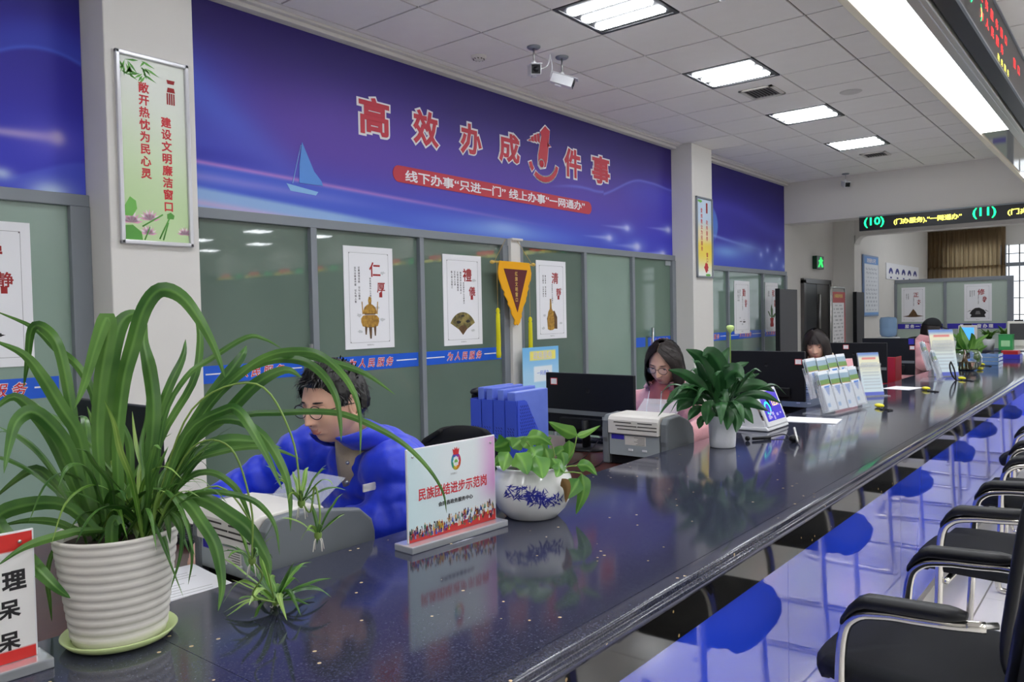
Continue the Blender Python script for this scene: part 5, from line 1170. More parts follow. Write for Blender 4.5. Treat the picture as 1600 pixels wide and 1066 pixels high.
TR = [
 ([(188,815),(183,700),(192,600),(207,540),(225,482),(250,453),(283,463),(312,500),(337,548),(354,598)], 0, .03, 24, .2),
 ([(172,815),(160,700),(168,600),(180,530),(192,500),(210,490),(224,497)], .02, .06, 25, .35),
 ([(166,815),(152,690),(158,590),(170,520),(166,497),(150,540),(132,600),(116,639)], -.03, -.05, 22, .1),
 ([(150,815),(139,765),(124,685),(97,640),(67,591),(37,554),(-15,530)], -.02, -.1, 20, .3),
 ([(165,815),(150,640),(124,576),(86,543),(52,512),(-10,485)], .03, .1, 12, .3),
 ([(135,815),(120,700),(109,625),(92,545),(70,514),(50,514),(43,565),(37,606)], 0, .1, 17, .3),
 ([(150,820),(127,760),(105,700),(75,660),(49,644),(26,659),(15,693),(6,740)], -.03, -.12, 22, .3),
 ([(140,822),(110,790),(86,758),(56,734),(22,753),(-15,785)], .02, .08, 16, .5),
 ([(150,825),(120,768),(86,693),(56,648),(22,620),(-15,645)], .0, -.06, 20, .2),
 ([(165,815),(170,700),(177,630),(180,560),(187,528)], .04, .1, 20, .2),
 ([(222,815),(236,700),(240,633),(233,575),(225,535),(229,500)], .03, .08, 22, .2),
 ([(238,815),(255,660),(290,590),(330,560),(385,527),(413,530),(441,545)], .0, .1, 9, .2),
 ([(240,815),(275,720),(330,630),(384,578),(421,556),(458,549),(495,553),(528,577),(553,613),(563,655),(563,712)], -.02, -.1, 13, .3),
 ([(245,815),(290,690),(350,600),(414,565),(468,563),(503,584),(525,620),(532,662),(533,690)], 0, -.06, 13, .3),
 ([(440,556),(480,556),(520,566),(571,584),(618,617)], -.04, .05, 11, .3),
 ([(250,815),(280,720),(320,670),(386,648),(439,645),(492,643),(539,648),(592,670),(635,697),(671,734),(692,769),(698,802)], -.02, .06, 10, .3),
 ([(245,800),(290,680),(350,641),(372,642),(393,670),(421,720),(441,765)], -.05, -.12, 15, .3),
 ([(245,815),(290,730),(350,705),(403,698),(439,705),(471,718)], .02, .1, 9, .3),
 ([(240,812),(310,680),(360,655),(410,680),(443,734),(453,775),(454,830)], -.02, -.05, 14, .2),
 ([(236,815),(262,775),(292,785),(314,814),(335,848),(344,884),(347,920),(341,955)], -.05, -.06, 19, .1),
 ([(240,810),(290,750),(330,738),(366,760),(384,792),(396,832)], .0, .05, 10, .3),
 ([(240,812),(280,778),(330,768),(386,778),(414,797),(431,825),(437,868)], -.03, -.05, 9, .3),
 ([(238,818),(290,780),(323,782),(357,803),(384,823),(402,846),(418,875),(423,900)], -.04, -.02, 24, .2),
 ([(186,820),(180,812),(175,828),(175,868),(175,905),(178,948)], -.11, -.0, 19, .1),
 ([(150,830),(100,790),(40,790),(-5,812),(30,860),(59,889),(89,919),(110,935)], -.08, -.08, 25, .2),
 ([(160,828),(125,830),(98,836),(59,847),(30,860),(-5,885)], -.1, -.1, 13, .3),
 ([(170,828),(128,832),(89,817),(44,814),(-5,823)], -.06, .0, 12, .4),
 ([(238,818),(262,800),(280,810),(285,835),(281,872),(266,923)], -.05, -.02, 8, .2),
 ([(240,818),(275,800),(292,815),(298,845),(300,878),(294,914)], -.04, 0, 6, .2),
 ([(225,815),(250,790),(261,808),(266,850)], -.06, 0, 13, .2),
 ([(110,835),(84,860),(74,900),(78,940),(81,972)], .09, .02, 7, .2),
 ([(215,815),(230,700),(262,610),(285,560),(290,530)], .05, .1, 14, .3),
 ([(225,815),(250,690),(300,600),(312,545),(308,500),(290,470)], .06, .12, 12, .4),
 ([(240,815),(270,720),(330,620),(375,560),(385,540)], .06, .1, 20, .2),
 ([(240,815),(290,700),(350,650),(400,600),(445,578),(472,590)], .02, .04, 20, .1),
 ([(240,815),(300,720),(345,690),(400,690),(440,700)], .05, .12, 22, .4),
]
for L, off, dd, w, tw in TR:
    traced(L, D0+off*.6, dd, w, sp, m_leaf if w < 23 else m_leaf, tw=tw)
rg = random.Random(21)
for k in range(34):
    px, py = rg.choice(((150, 822), (190, 818), (225, 815))); b = atd(px+rg.uniform(-14, 14), py, D0+rg.uniform(-.03, .05)); b.z = CT+.185
    arching(b, rg.uniform(0, 2*pi), rg.uniform(.16, .34), rg.uniform(.7, 1.5), rg.uniform(.2, 1.2), rg.uniform(.008, .018), sp, rg.choice((m_leaf, m_leaf, m_leafy)), rg)
for k in range(52):      # the dense younger clump on the right side of the pot
    b = atd(226+rg.uniform(-14, 14), 812, D0+rg.uniform(-.04, .03)); b.z = CT+.188
    arching(b, radians(rg.uniform(-100, 80)) if k % 3 else rg.uniform(0, 6.28), rg.uniform(.09, .23), rg.uniform(.9, 1.7), rg.uniform(.2, 1.1), rg.uniform(.006, .011), sp, rg.choice((m_leaf, m_leafy)), rg)
def plantlet(px, py, d, n, L, par, w=.008, up=.9, only=None):
    c = atd(px, py, d); c.z = max(c.z, CT+.012)
    h = MB().ell(c, (.007, .007, .01), 10, 6).build('plantlet', m_stem, par)
    for k in range(n):
        az = 2*pi*k/n+rg.uniform(-.3, .3); l = L*rg.uniform(.6, 1.1)
        arching(c, az, l, up*rg.uniform(.5, 1.6), rg.uniform(.1, 1.0), w*rg.uniform(.7, 1.15), h, rg.choice((m_leafy, m_leaf)), rg)
    for k in range(4):
        a = 6.28*k/4; MB().tube([c, c+Vector((.008*cos(a), .008*sin(a), -.01)), c+Vector((.012*cos(a), .01*sin(a), -.028 if c.z > CT+.05 else -.006))], .0012, 5).build('root', m_offw, h)
    return c
for px, py, d, n, L in ((471, 786, 1.42, 13, .10), (497, 836, 1.40, 9, .08), (430, 942, 0, 26, .17), (394, 876, 1.43, 9, .085)):
    if d == 0: q = onz(px, py, CT+.01); d = (q-EYE).dot(_F)
    plantlet(px, py, d, n, L, sp, .008 if n != 26 else .014, .9 if n != 26 else .55)
for L, dd in (([(240,800),(300,640),(400,600),(455,680),(471,784)], -.03), ([(471,784),(485,800),(492,760),(500,800),(497,834)], -.02), ([(240,810),(300,700),(360,700),(392,790),(394,874)], -.02), ([(394,876),(410,900),(395,930),(430,942)], .05), ([(245,810),(340,760),(400,830),(415,880),(428,935)], .08)):
    N = len(L); tb = MB().tube(catmull([atd(x, y, D0-.02+dd*i/(N-1)) for i, (x, y) in enumerate(L)], 6), .0018, 6).build('stolon', m_stem, sp)

# --- peace lily in the white pot
def oval(s): return max(.02, sin(pi*min(1, s**.8)))**.85
lx, ly = 3.2, 1.43
ll = empty('peace_lily', (lx, ly, CT), 0, 'dense dark green peace lily in a small white pot on the counter', 'potted plant')
MB().lathe([(0, .001), (.05, .001), (.054, .004), (.056, .03), (.058, .09), (.060, .135), (.058, .137), (.055, .13)], (lx, ly, CT), 48).build('pot', mat('white_pot', (226, 228, 234), .45, bump=.5, bscale=160), ll)
MB().lathe([(0, .126), (.055, .122)], (lx, ly, CT), 24).build('soil', m_soil, ll)
DL = (Vector((lx, ly, 1))-EYE).dot(_F)
LT = [([(1118,650),(1113,615),(1105,590),(1095,560),(1072,546)], 20, 0), ([(1120,650),(1118,610),(1122,575),(1139,543)], 22, .05), ([(1128,650),(1130,610),(1126,575),(1110,552),(1098,556)], 20, -.05), ([(1118,650),(1108,620),(1095,603),(1070,585),(1045,578)], 14, -.08),
      ([(1118,655),(1105,625),(1085,612),(1060,615),(1042,628)], 17, -.1), ([(1118,655),(1105,635),(1085,625),(1067,632),(1058,643)], 16, -.05), ([(1128,655),(1140,620),(1165,602),(1190,602),(1210,612)], 15, .0), ([(1130,650),(1140,610),(1155,595),(1186,584)], 15, .08),
      ([(1128,650),(1133,605),(1150,575),(1170,566)], 12, .1), ([(1130,655),(1148,625),(1170,617),(1195,618),(1220,630)], 11, -.08), ([(1130,655),(1145,635),(1170,628),(1200,642)], 14, -.12), ([(1128,658),(1145,635),(1162,640),(1177,662)], 16, -.1),
      ([(1120,658),(1115,635),(1108,640),(1104,664)], 19, -.13), ([(1118,656),(1100,640),(1085,643),(1075,657)], 12, -.06), ([(1122,650),(1120,600),(1128,575),(1140,572)], 26, -.03), ([(1122,650),(1125,620),(1135,590),(1150,580),(1162,590)], 24, -.08),
      ([(1124,655),(1132,640),(1138,650),(1136,672)], 14, -.14), ([(1126,655),(1120,630),(1128,615),(1138,640)], 15, -.12), ([(1120,655),(1108,610),(1112,580),(1120,570)], 22, .03), ([(1126,655),(1140,640),(1152,655),(1150,676)], 14, -.1), ([(1120,655),(1098,655),(1092,670)], 10, -.06)]
for L, w, dd in LT: traced(L, DL-.01, dd, w*1.25, ll, m_lily, tw=.3, prof=lambda s: .08 if s < .3 else oval((s-.3)/.7)+.03, fold=.35)
for k in range(34):
    az = rg.uniform(0, 2*pi); Lh = rg.uniform(.12, .24); el = rg.uniform(.2, 1.3); b = Vector((lx+.02*cos(az), ly+.02*sin(az), CT+.125)); d = Vector((cos(az)*cos(el), sin(az)*cos(el), sin(el)))
    P = [b, b+Z*.05+d*Lh*.3, b+Z*.06+d*Lh*.7, b+Z*(.05-.02*cos(el))+d*Lh*1.05, b+Z*(.02-.07*cos(el))+d*Lh*1.3]
    leaf(P, rg.uniform(.035, .052), Vector((-sin(az), cos(az), rg.uniform(-.4, .4))), .3, lambda s: .07 if s < .25 else oval((s-.25)/.75)+.03, 'leaf', m_lily, ll)
bq = atd(1141, 521, DL+.03)
st = MB().tube(catmull([atd(1128, 650, DL), atd(1140, 600, DL+.03), bq], 5), [.003]*11, 6).build('flower_stem', m_stem, ll)
MB().lathe([(.002, 0), (.012, .012), (.018, .028), (.012, .034), (.0, .036)], tuple(bq), 14).build('flower', mat('pale_green_flower', (200, 226, 140), .5), ll)

# --- pothos in the blue-and-white bowl
bx, by = 1.80, 1.395
pb = empty('pothos_plant', (bx, by, CT), 0, 'trailing pothos in a round blue-and-white porcelain bowl', 'potted plant')
m_porc = mat('porcelain', (232, 234, 232), .12, coat=.4)
bp_ = [(0, .001), (.07, .001), (.076, .004), (.1, .03), (.117, .065), (.121, .09), (.115, .118), (.102, .136), (.1, .142), (.104, .149), (.1, .151), (.095, .145), (.094, .13)]
MB().lathe(bp_, (bx, by, CT), 64).build('bowl', m_porc, pb)
MB().lathe([(0, .128), (.095, .122)], (bx, by, CT), 32).build('soil', m_soil, pb)
q = MB(); rr = random.Random(31); va = math.atan2(-by, -bx)+radians(4)
zs = [p[1] for p in bp_[3:8]]; rs_ = [p[0] for p in bp_[3:8]]
def bowlpt(a, z, e=.0008):
    r0 = float(np.interp(z, zs, rs_))+e; return Vector((bx+r0*cos(a), by+r0*sin(a), CT+z))
for k in range(150):
    a = va+rr.gauss(0, .36); a = max(va-.72, min(va+.72, a)); z0 = .08+rr.gauss(0, .012)+(-.012*sin((a-va)*3)); z0 = max(.05, min(.108, z0)); l = rr.uniform(.006, .018); th_ = rr.uniform(0, pi); w_ = rr.uniform(.001, .003)
    P = []
    for du, dv in ((-l, 0), (0, w_), (l, 0), (0, -w_)): P.append(bowlpt(a+(du*cos(th_)-dv*sin(th_))/.12, max(.034, min(.115, z0+du*sin(th_)+dv*cos(th_)))))
    q.add(P, [(0, 1, 2, 3), (3, 2, 1, 0)])
q.build('painted_flowers', mat('cobalt_paint', (44, 50, 150), .3), pb)['kind'] = 'stuff'
DB = (Vector((bx, by, 1))-EYE).dot(_F)
def heart(s): return max(.02, min(1, s*5)*(1-s)**.72*1.45*min(1, .72+s))
HL = [((903,682),(880,672),(857,659),18,-.02),((900,682),(918,676),(938,665),9,.02),((795,690),(783,697),(769,700),26,.0),((822,684),(843,683),(863,696),20,-.03),((800,700),(812,690),(822,682),18,.05),
      ((806,708),(818,722),(824,742),28,-.17),((836,712),(844,728),(848,748),30,-.19),((795,706),(790,720),(786,736),22,-.12),((786,716),(778,722),(768,729),14,-.02),((852,700),(856,713),(858,728),20,-.03),
      ((889,688),(890,706),(884,728),15,0),((877,706),(881,718),(880,732),15,-.04),((874,722),(874,734),(869,746),17,-.16),((901,727),(918,728),(933,743),16,-.04),((909,740),(912,768),(900,804),20,-.06),((905,748),(898,762),(885,780),22,-.1),
      ((818,700),(826,690),(838,682),22,.04),((842,704),(850,690),(862,684),18,.05),((822,708),(830,714),(842,718),24,-.06),((868,712),(878,704),(888,702),18,.02),((812,698),(800,690),(790,684),16,.07),((862,716),(872,728),(882,738),16,-.14),((828,698),(835,708),(832,722),26,-.12)]
for a, b, c, w, dd in HL: traced([a, b, c], DB+dd*.6, dd*.4, w*1.15, pb, m_ivy, prof=heart, tw=.25, n=6, fold=.3)
traced([(878,748),(886,762),(884,786)], DB-.11, 0, 15, pb, m_dry, prof=heart, tw=.2)
for L, dd in (([(840,745),(800,722),(785,716)], -.02), ([(850,745),(842,715),(822,690)], 0), ([(855,745),(866,715),(863,697)], -.02), ([(860,745),(885,720),(897,700),(901,682)], -.02), ([(862,742),(885,730),(901,728)], -.03), ([(862,742),(890,738),(909,740)], -.05), ([(845,745),(830,725),(806,710)], -.05), ([(850,742),(872,735),(876,728)], -.06)):
    MB().tube(catmull([atd(x, y, DB+dd) for x, y in L], 5), .002, 6).build('stem', m_stem, pb)

# --- plant in a round glass fish bowl
fx, fy_ = 8.3, 1.32
fb = empty('fish_bowl_plant', (fx, fy_, CT), 0, 'green plant rooted in a round glass fish bowl of water', 'potted plant')
MB().lathe([(0, .002), (.075, .002), (.115, .03), (.14, .08), (.14, .13), (.12, .175), (.105, .19), (.108, .198), (.104, .2), (.1, .19), (.115, .172), (.135, .13), (.135, .08), (.11, .033), (.07, .008), (0, .008)], (fx, fy_, CT), 40).build('glass_bowl', m_glass, fb)
MB().lathe([(0, .009), (.069, .009), (.108, .034), (.133, .08), (.0, .081)], (fx, fy_, CT), 32).build('water', m_water, fb)
for k in range(9):
    a = k*2*pi/9; MB().tube(catmull([(fx, fy_, CT+.2), (fx+.01*cos(a), fy_+.01*sin(a), CT+.12), (fx+.04*cos(a), fy_+.04*sin(a), CT+.04), (fx+.07*cos(a+.5), fy_+.07*sin(a+.5), CT+.02)], 4), .006, 5).build('root', m_dry, fb)
DF = (Vector((fx, fy_, 1))-EYE).dot(_F)
for a, b, c, w in (((1512,552),(1506,535),(1500,509),14), ((1510,552),(1497,545),(1484,548),10), ((1508,548),(1498,530),(1486,520),6), ((1516,550),(1510,535),(1505,528),9), ((1516,550),(1526,535),(1545,522),8), ((1518,550),(1530,545),(1543,540),7), ((1520,550),(1533,538),(1531,556),8), ((1522,553),(1530,562),(1528,571),7), ((1514,552),(1520,530),(1518,520),7), ((1514,550),(1522,540),(1535,530),7), ((1510,552),(1500,548),(1490,553),8), ((1508,550),(1498,535),(1497,520),8)):
    traced([a, b, c], DF, rg.uniform(-.1, .1), w*1.3, fb, m_ivy, prof=heart, tw=.3, n=5)
# --- plants on the far counter
for i, (px, py, lab) in enumerate(((1545, 533, 'bushy green plant in a white pot on the far counter'), (1572, 525, 'small green plant left of the far machine at the right edge'))):
    xq = 12.58 if i else 12.4; p = onx(px, py, xq); t = empty('potted_plant', (xq, p.y, .85), 0, lab, 'potted plant', 'plants on the far counter')
    MB().lathe([(0, .001), (.06, .001), (.075, .14), (.07, .14), (.068, .12)], (0, 0, 0), 20).build('pot', m_white, t, local=True)
    for k in range(26):
        az = rg.uniform(0, 6.28); L = rg.uniform(.1, .2)
        P = [Vector((0, 0, .12)), Vector((cos(az)*L*.3, sin(az)*L*.3, .12+L*.6)), Vector((cos(az)*L*.8, sin(az)*L*.8, .14+L*rg.uniform(.3, 1)))]
        leaf(P, .05, (-sin(az), cos(az), .2), .3, heart, 'leaf', m_ivy, t, local=True)
    MB().lathe([(0, .118), (.068, .116)], (0, 0, 0), 16).build('soil', m_soil, t, local=True)
# ================================================================ PEOPLE
m_skin = mat('skin', (222, 176, 152), .55, noise=(30, .25, (212, 158, 136)))
m_skin.node_tree.nodes['Principled BSDF'].inputs['Subsurface Weight'].default_value = .08
m_skin.node_tree.nodes['Principled BSDF'].inputs['Subsurface Scale'].default_value = .01
m_hair = mat('black_hair', (20, 17, 17), .42, spec=.5); m_hair2 = mat('dark_brown_hair', (34, 25, 24), .42, spec=.5)
m_lip = mat('lips', (182, 106, 98), .5); m_eye = mat('eye_white', (225, 218, 212), .2); m_iris = mat('iris', (24, 16, 14), .1)
m_frame = mat('spectacle_frame', (40, 34, 32), .3, .4); m_lens = mat('spectacle_lens', (245, 248, 250), .02, alpha=.12, spec=1)
m_jack = mat('royal_blue_nylon', (22, 52, 206), .45, bump=.35, bscale=60, sheen=.2)
m_pink = mat('pink_fleece', (220, 160, 166), .95, bump=.9, bscale=220, sheen=.4)
m_cream = mat('cream_coat', (206, 184, 156), .9, bump=.6, bscale=200, sheen=.3)
m_beige = mat('beige_knit', (196, 178, 148), .9, bump=.6, bscale=300); m_trous = mat('dark_trousers', (30, 32, 40), .8)
m_coral = mat('coral_collar', (222, 130, 124), .8)
def head_surface(nu=112, nv=84, off=None):
    R_ = []
    for i in range(nv+1):
        th = pi*(i+.05)/(nv+.1); ring = []
        for j in range(nu):
            ph = 2*pi*j/nu; ring.append(head_pt(th, ph, off))
        R_.append(ring)
    return R_
def head_pt(th, ph, off=None):
    """th from chin pole (0) to crown (pi), ph 0 = nose"""
    ux, uy, uz = sin(th)*cos(ph), sin(th)*sin(ph), -cos(th)
    x = ux*(.090 if ux > 0 else .100); y = uy*.077; z = uz*(.118 if uz > 0 else .112)
    if ux > 0: x = .090*ux**.86
    y = math.copysign(.077*abs(uy)**.92, uy)
    if uz < 0:
        t = -uz; y *= 1-.31*t**1.5; x = x*(1-.03*t) if ux > 0 else x*(1-.5*t**1.2); z *= 1
        if ux > 0: x += .012*t*(1-t)
    if ux > 0.15:
        g = math.exp; ay = abs(y)
        if z > -.036: n = max(0, min(1, .14+.86*(1-(z+.036)/.058)))*(1 if z < .022 else max(0, 1-(z-.022)/.02))
        else: n = g(-((z+.036)/.0058)**2)
        x += .029*n*g(-(y/(.009+.004*n))**2)+.008*g(-((ay-.0135)/.0055)**2-((z+.033)/.007)**2)
        x -= .0085*g(-((ay-.031)/.015)**2-((z-.005)/.0125)**2)
        x += .0045*g(-((ay-.028)/.022)**2-((z-.027)/.009)**2)+.005*g(-((ay-.043)/.02)**2-((z+.026)/.022)**2)
        x += g(-(y/.02)**2)*(.0075*g(-((z+.0565)/.0046)**2)+.0085*g(-((z+.0675)/.0052)**2))-.003*g(-(y/.02)**2-((z+.079)/.006)**2)
        x += .009*g(-(y/.022)**2-((z+.096)/.013)**2)
    p = Vector((x, y, z))
    if off: p += Vector((ux, uy, uz))*off(th, ph)
    return p
def at_face(y, z):
    """point of the face surface at lateral y, height z (found by search)"""
    best = None
    for i in range(60):
        th = pi*(.05+.9*i/59)
        for j in range(25):
            ph = -1.2+2.4*j/24; p = head_pt(th, ph); d = (p.y-y)**2+(p.z-z)**2
            if best is None or d < best[0]: best = (d, p)
    return best[1]
def hand(q, w, d, n, side, curl=.5, s=1.0):
    """palm and five curled fingers; w wrist, d pointing, n back-of-hand normal, side -> thumb"""
    w, d, n, side = Vector(w), Vector(d).normalized(), Vector(n).normalized(), Vector(side).normalized()
    M = Matrix(((d.x, side.x, n.x, w.x), (d.y, side.y, n.y, w.y), (d.z, side.z, n.z, w.z), (0, 0, 0, 1)))
    q.rings([[M @ Vector((x*s, (a*cos(t))*s, (b*sin(t))*s)) for t in [2*pi*k/16 for k in range(16)]] for x, a, b in ((-.02, .024, .018), (.0, .026, .018), (.03, .036, .016), (.06, .041, .0145), (.088, .039, .012), (.096, .03, .008))])
    for yy, L in ((.028, .072), (.009, .08), (-.010, .074), (-.028, .058)):
        P = [M @ Vector((.07*s, yy*s, 0))]; a = -.1; x, z = .088, 0; P.append(M @ Vector((x*s, yy*s, z*s)))
        for k, f in enumerate((.45, .3, .25)):
            a -= curl*(.55+.25*k); x += L*f*cos(a); z += L*f*sin(a); P.append(M @ Vector((x*s, yy*1.05*s, z*s)))
        q.tube(P, [.0098*s, .0098*s, .0092*s, .0082*s, .0066*s], 8)
    P = [M @ Vector(v)*1 for v in ((.012*s, .018*s, -.004*s), (.035*s, .040*s, -.010*s), (.060*s, .052*s, -.016*s), (.082*s, .054*s, -.022*s))]
    q.tube(P, [.0125*s, .0125*s, .0105*s, .008*s], 8)
def remesh(o, v, sm_=4):
    r_ = o.modifiers.new('remesh', 'REMESH'); r_.mode = 'VOXEL'; r_.voxel_size = v; r_.use_smooth_shade = True
    if sm_: s_ = o.modifiers.new('smooth', 'SMOOTH'); s_.iterations = sm_; s_.factor = .5
def bake(o):
    dg = bpy.context.evaluated_depsgraph_get(); e = o.evaluated_get(dg); me = bpy.data.meshes.new_from_object(e)
    o.modifiers.clear(); old = o.data; o.data = me; bpy.data.meshes.remove(old)
def quilt(P, r, n, depth, per):
    """rings along a path with puffed quilting"""
    C = catmull(P, n); K = len(C); rr = []
    for i in range(K):
        s = i/(K-1)*(len(r)-1); a = int(min(s, len(r)-2)); b = s-a; rr.append(r[a]*(1-b)+r[a+1]*b)
    L = 0; out = []
    for i, p in enumerate(C):
        if i: L += (p-C[i-1]).length
        out.append(rr[i]+depth*(abs(sin(pi*L/per))**.5-.7) if depth else rr[i])
    return C, out
def person(loc, rz, lab, J, head_rot, female, cloth, hair, glasses, quilting=0, sleeve=1.0, grp='clerks at the counter', hand_curl=.6, legs=True, cap=False, look=0, hood=False, bulk=1.0):
    t = empty('person', loc, rz, lab, 'person', grp)
    H, NK, CH, HP = J['head'], J['neck'], J['chest'], J['hips']
    HM = Matrix.Translation(H) @ Matrix.Rotation(head_rot[0], 4, 'Z') @ Matrix.Rotation(head_rot[1], 4, 'Y') @ Matrix.Rotation(head_rot[2], 4, 'X') @ Matrix.Scale(.94 if female else .985, 4)
    q = MB()
    q.tube([HP, (Vector(HP)+Vector(CH))/2, CH, NK], [.13, .12, .12, .055], 18, flat=1)
    nb = HM @ Vector((-.025, 0, -.07)); q.tube([Vector(CH)+Z*.05, NK, nb, HM @ Vector((-.02, 0, 0))], [.06, .052, .05, .045], 16)
    for s in ('L', 'R'):
        q.tube(catmull([CH, J['sh'+s], J['el'+s], J['wr'+s]], 4), [.07, .065, .06, .055, .055, .048, .045, .042, .042, .037, .033, .028, .026], 12)
        w = Vector(J['wr'+s]); e = Vector(J['el'+s]); d = (w-e).normalized(); d = (d+Vector(J.get('hd'+s, (0, 0, 0)))).normalized()
        nn = (Z-d*d.z).normalized(); sd = nn.cross(d)*(1 if s == 'R' else -1)
        hand(q, w+d*.01, d, nn, sd, hand_curl, .92 if female else 1)
        if legs:
            k = .11 if s == 'L' else -.11
            q.tube([(HP[0], HP[1]+k*.9, HP[2]-.02), (HP[0]+.25, HP[1]+k, HP[2]-.03), (HP[0]+.44, HP[1]+k, HP[2]-.06), (HP[0]+.45, HP[1]+k, .3), (HP[0]+.42, HP[1]+k, .08)], [.095, .085, .062, .055, .042], 12)
            q.tube([(HP[0]+.38, HP[1]+k, .05), (HP[0]+.5, HP[1]+k, .045), (HP[0]+.6, HP[1]+k, .035)], [.045, .045, .03], 12)
    b = q.build('body', m_skin, t, local=True); remesh(b, .0065, 2); bake(b)
    hq = MB(); R_ = [[HM @ p for p in r] for r in head_surface()]
    hq.rings(R_)
    for s in (1, -1):          # ears: outer rim, bowl and lobe
        E = HM @ Matrix.Translation((-.006, s*.0725, -.002)) @ Matrix.Rotation(s*-.35, 4, 'Z') @ Matrix.Rotation(.15, 4, 'Y')
        rim = [Vector((.015*cos(a)-.002, s*.009, .031*sin(a))) for a in [2*pi*k/20 for k in range(21)]]
        hq.tube([E @ p for p in rim], .0042, 6, caps=False).ell((0, s*.004, 0), (.014, .005, .029), 14, 8, M=E).ell((.006, s*.006, -.026), (.007, .004, .009), 10, 6, M=E)
    hm = bpy.data.meshes.new('h'); hm.from_pydata(hq.v, [], hq.f); hm.polygons.foreach_set('use_smooth', [True]*len(hq.f))
    bm = bmesh.new(); bm.from_mesh(b.data); bm.from_mesh(hm); bm.to_mesh(b.data); bm.free(); bpy.data.meshes.remove(hm)
    if not b.data.materials: b.data.materials.append(m_skin)
    # face features
    for s in (1, -1):
        p = at_face(s*.031, .004)
        q = MB().ell(p+Vector((-.0072, 0, 0)), (.0105, .0135, .0095), 16, 10, M=HM); e_ = q.build('eye', m_eye, b, local=True)
        ic = p+Vector((.0022, look*.004, -.0015 if female else 0)); MB().ell(ic+Vector((-.001, 0, 0)), (.0022, .0058, .0056), 12, 8, M=HM).build('iris', m_iris, e_, local=True)
        lid = MB().ell(p+Vector((-.0062, 0, .0045 if female else .0058)), (.0112, .0150, .0072), 14, 8, M=HM); lid.build('eyelid', m_skin, b, local=True)
        q = MB(); P = [at_face(s*(.017+.0275*k/5), (.0245 if female else .0225)+.0035*sin(pi*k/6))+Vector((.0014, 0, 0)) for k in range(6)]
        q.tube([HM @ v for v in P], [.0012, .002, .0022, .002, .0016, .0008] if female else [.0016, .0028, .003, .0028, .0022, .001], 6); q.build('eyebrow', m_hair, b, local=True)
        q = MB(); P = [p+Vector((.0035-.0015*abs(k-2)*.8, s*(.0125*(k-2)/2), -.0002 if female else .0018-.001*abs(k-2))) for k in range(5)]
        q.tube([HM @ v for v in P], [.0006, .001, .0011, .001, .0006], 5); q.build('eyelash_line', m_iris, b, local=True)
    q = MB()
    for zz, hh, dx in ((-.0570, .0032, .0012), (-.0670, .0040, .0014)):
        R2 = []
        for k in range(9):
            yy = -.021+.042*k/8; f = max(.12, 1-abs(yy/.021)**2); c = at_face(yy, zz+(.0022 if abs(yy) > .015 else 0)+(-.0012 if zz > -.06 and abs(yy) < .004 else 0)); c += Vector((dx-.0025, 0, 0))
            R2.append([c+Vector((.0042*cos(a)*f, 0, hh*sin(a)*f)) for a in [2*pi*m_/8 for m_ in range(8)]])
        q.rings([[HM @ v for v in r] for r in R2])
    q.build('lips', m_lip, b, local=True)
    q = MB()
    for s in (1, -1): q.ell(at_face(s*.007, -.039)+Vector((.001, 0, .0005)), (.003, .0034, .0018), 8, 6, M=HM)
    q.build('nostrils', mat('nostril', (110, 60, 50), .8), b, local=True)
    # glasses
    if glasses:
        g = empty('spectacles', (0, 0, 0)); g.parent = t
        fr = MB(); ln = MB()
        for s in (1, -1):
            c = Vector((.1, s*.0325, -.001)); ring = []
            for k in range(25):
                a = 2*pi*k/24; ring.append(c+Vector((-.10*(abs(s*.034+.0265*cos(a))**2)*2.2, .025*cos(a), .0195*sin(a)*(1 if sin(a) > 0 else .95))))
            fr.tube([HM @ p for p in ring], .0014, 6, caps=False)
            ln.add([HM @ p for p in ring[:-1]], [tuple(range(24))])
            fr.tube([HM @ p for p in (c+Vector((-.008, s*.027, .006)), Vector((.075, s*.078, .008)), Vector((.02, s*.084, .008)), Vector((-.015, s*.08, .004)), Vector((-.03, s*.078, -.015)))], .0016, 6)
        fr.tube([HM @ p for p in (Vector((.1, .008, .004)), Vector((.105, 0, .007)), Vector((.1, -.008, .004)))], .0014, 6)
        fr.build('spectacle_frame', m_frame, b, local=True); ln.build('spectacle_lenses', m_lens, b, local=True)
        bpy.data.objects.remove(g)
    # hair
    rr = random.Random(int(loc[0]*31)); hc = MB()
    mh = m_hair if hair == 'short' else m_hair2
    if hair == 'short':
        def hl(ph):  # hairline height (unit z) by azimuth
            a = abs((ph+pi) % (2*pi)-pi); return .58 if a < .55 else (.58-(a-.55)*.5 if a < 1.05 else (.06 if a < 1.45 else (.22 if a < 1.75 else -.42)))
        NU, NV = 96, 60; idx = {}; f = []
        for i in range(NV+1):
            for j in range(NU):
                th = pi*(i+.05)/(NV+.1); ph = 2*pi*j/NU; k_ = -cos(th)-hl(ph); e = max(-.002, min(.020, .07*(k_+.02)))
                e += .0035*sin(ph*17+i*.9)*sin(th*23) if k_ > .08 else 0
                idx[i, j] = len(hc.v); hc.v.append(tuple(HM @ head_pt(th, ph, lambda a, b_: e)))
        for i in range(NV):
            for j in range(NU):
                th = pi*(i+.5)/NV; ph = 2*pi*(j+.5)/NU
                if -cos(th) > hl(ph)-.06: f.append((idx[i, j], idx[i, (j+1) % NU], idx[i+1, (j+1) % NU], idx[i+1, j]))
        hc.f += f; hc.m += [0]*len(f); hc.sm += [True]*len(f)
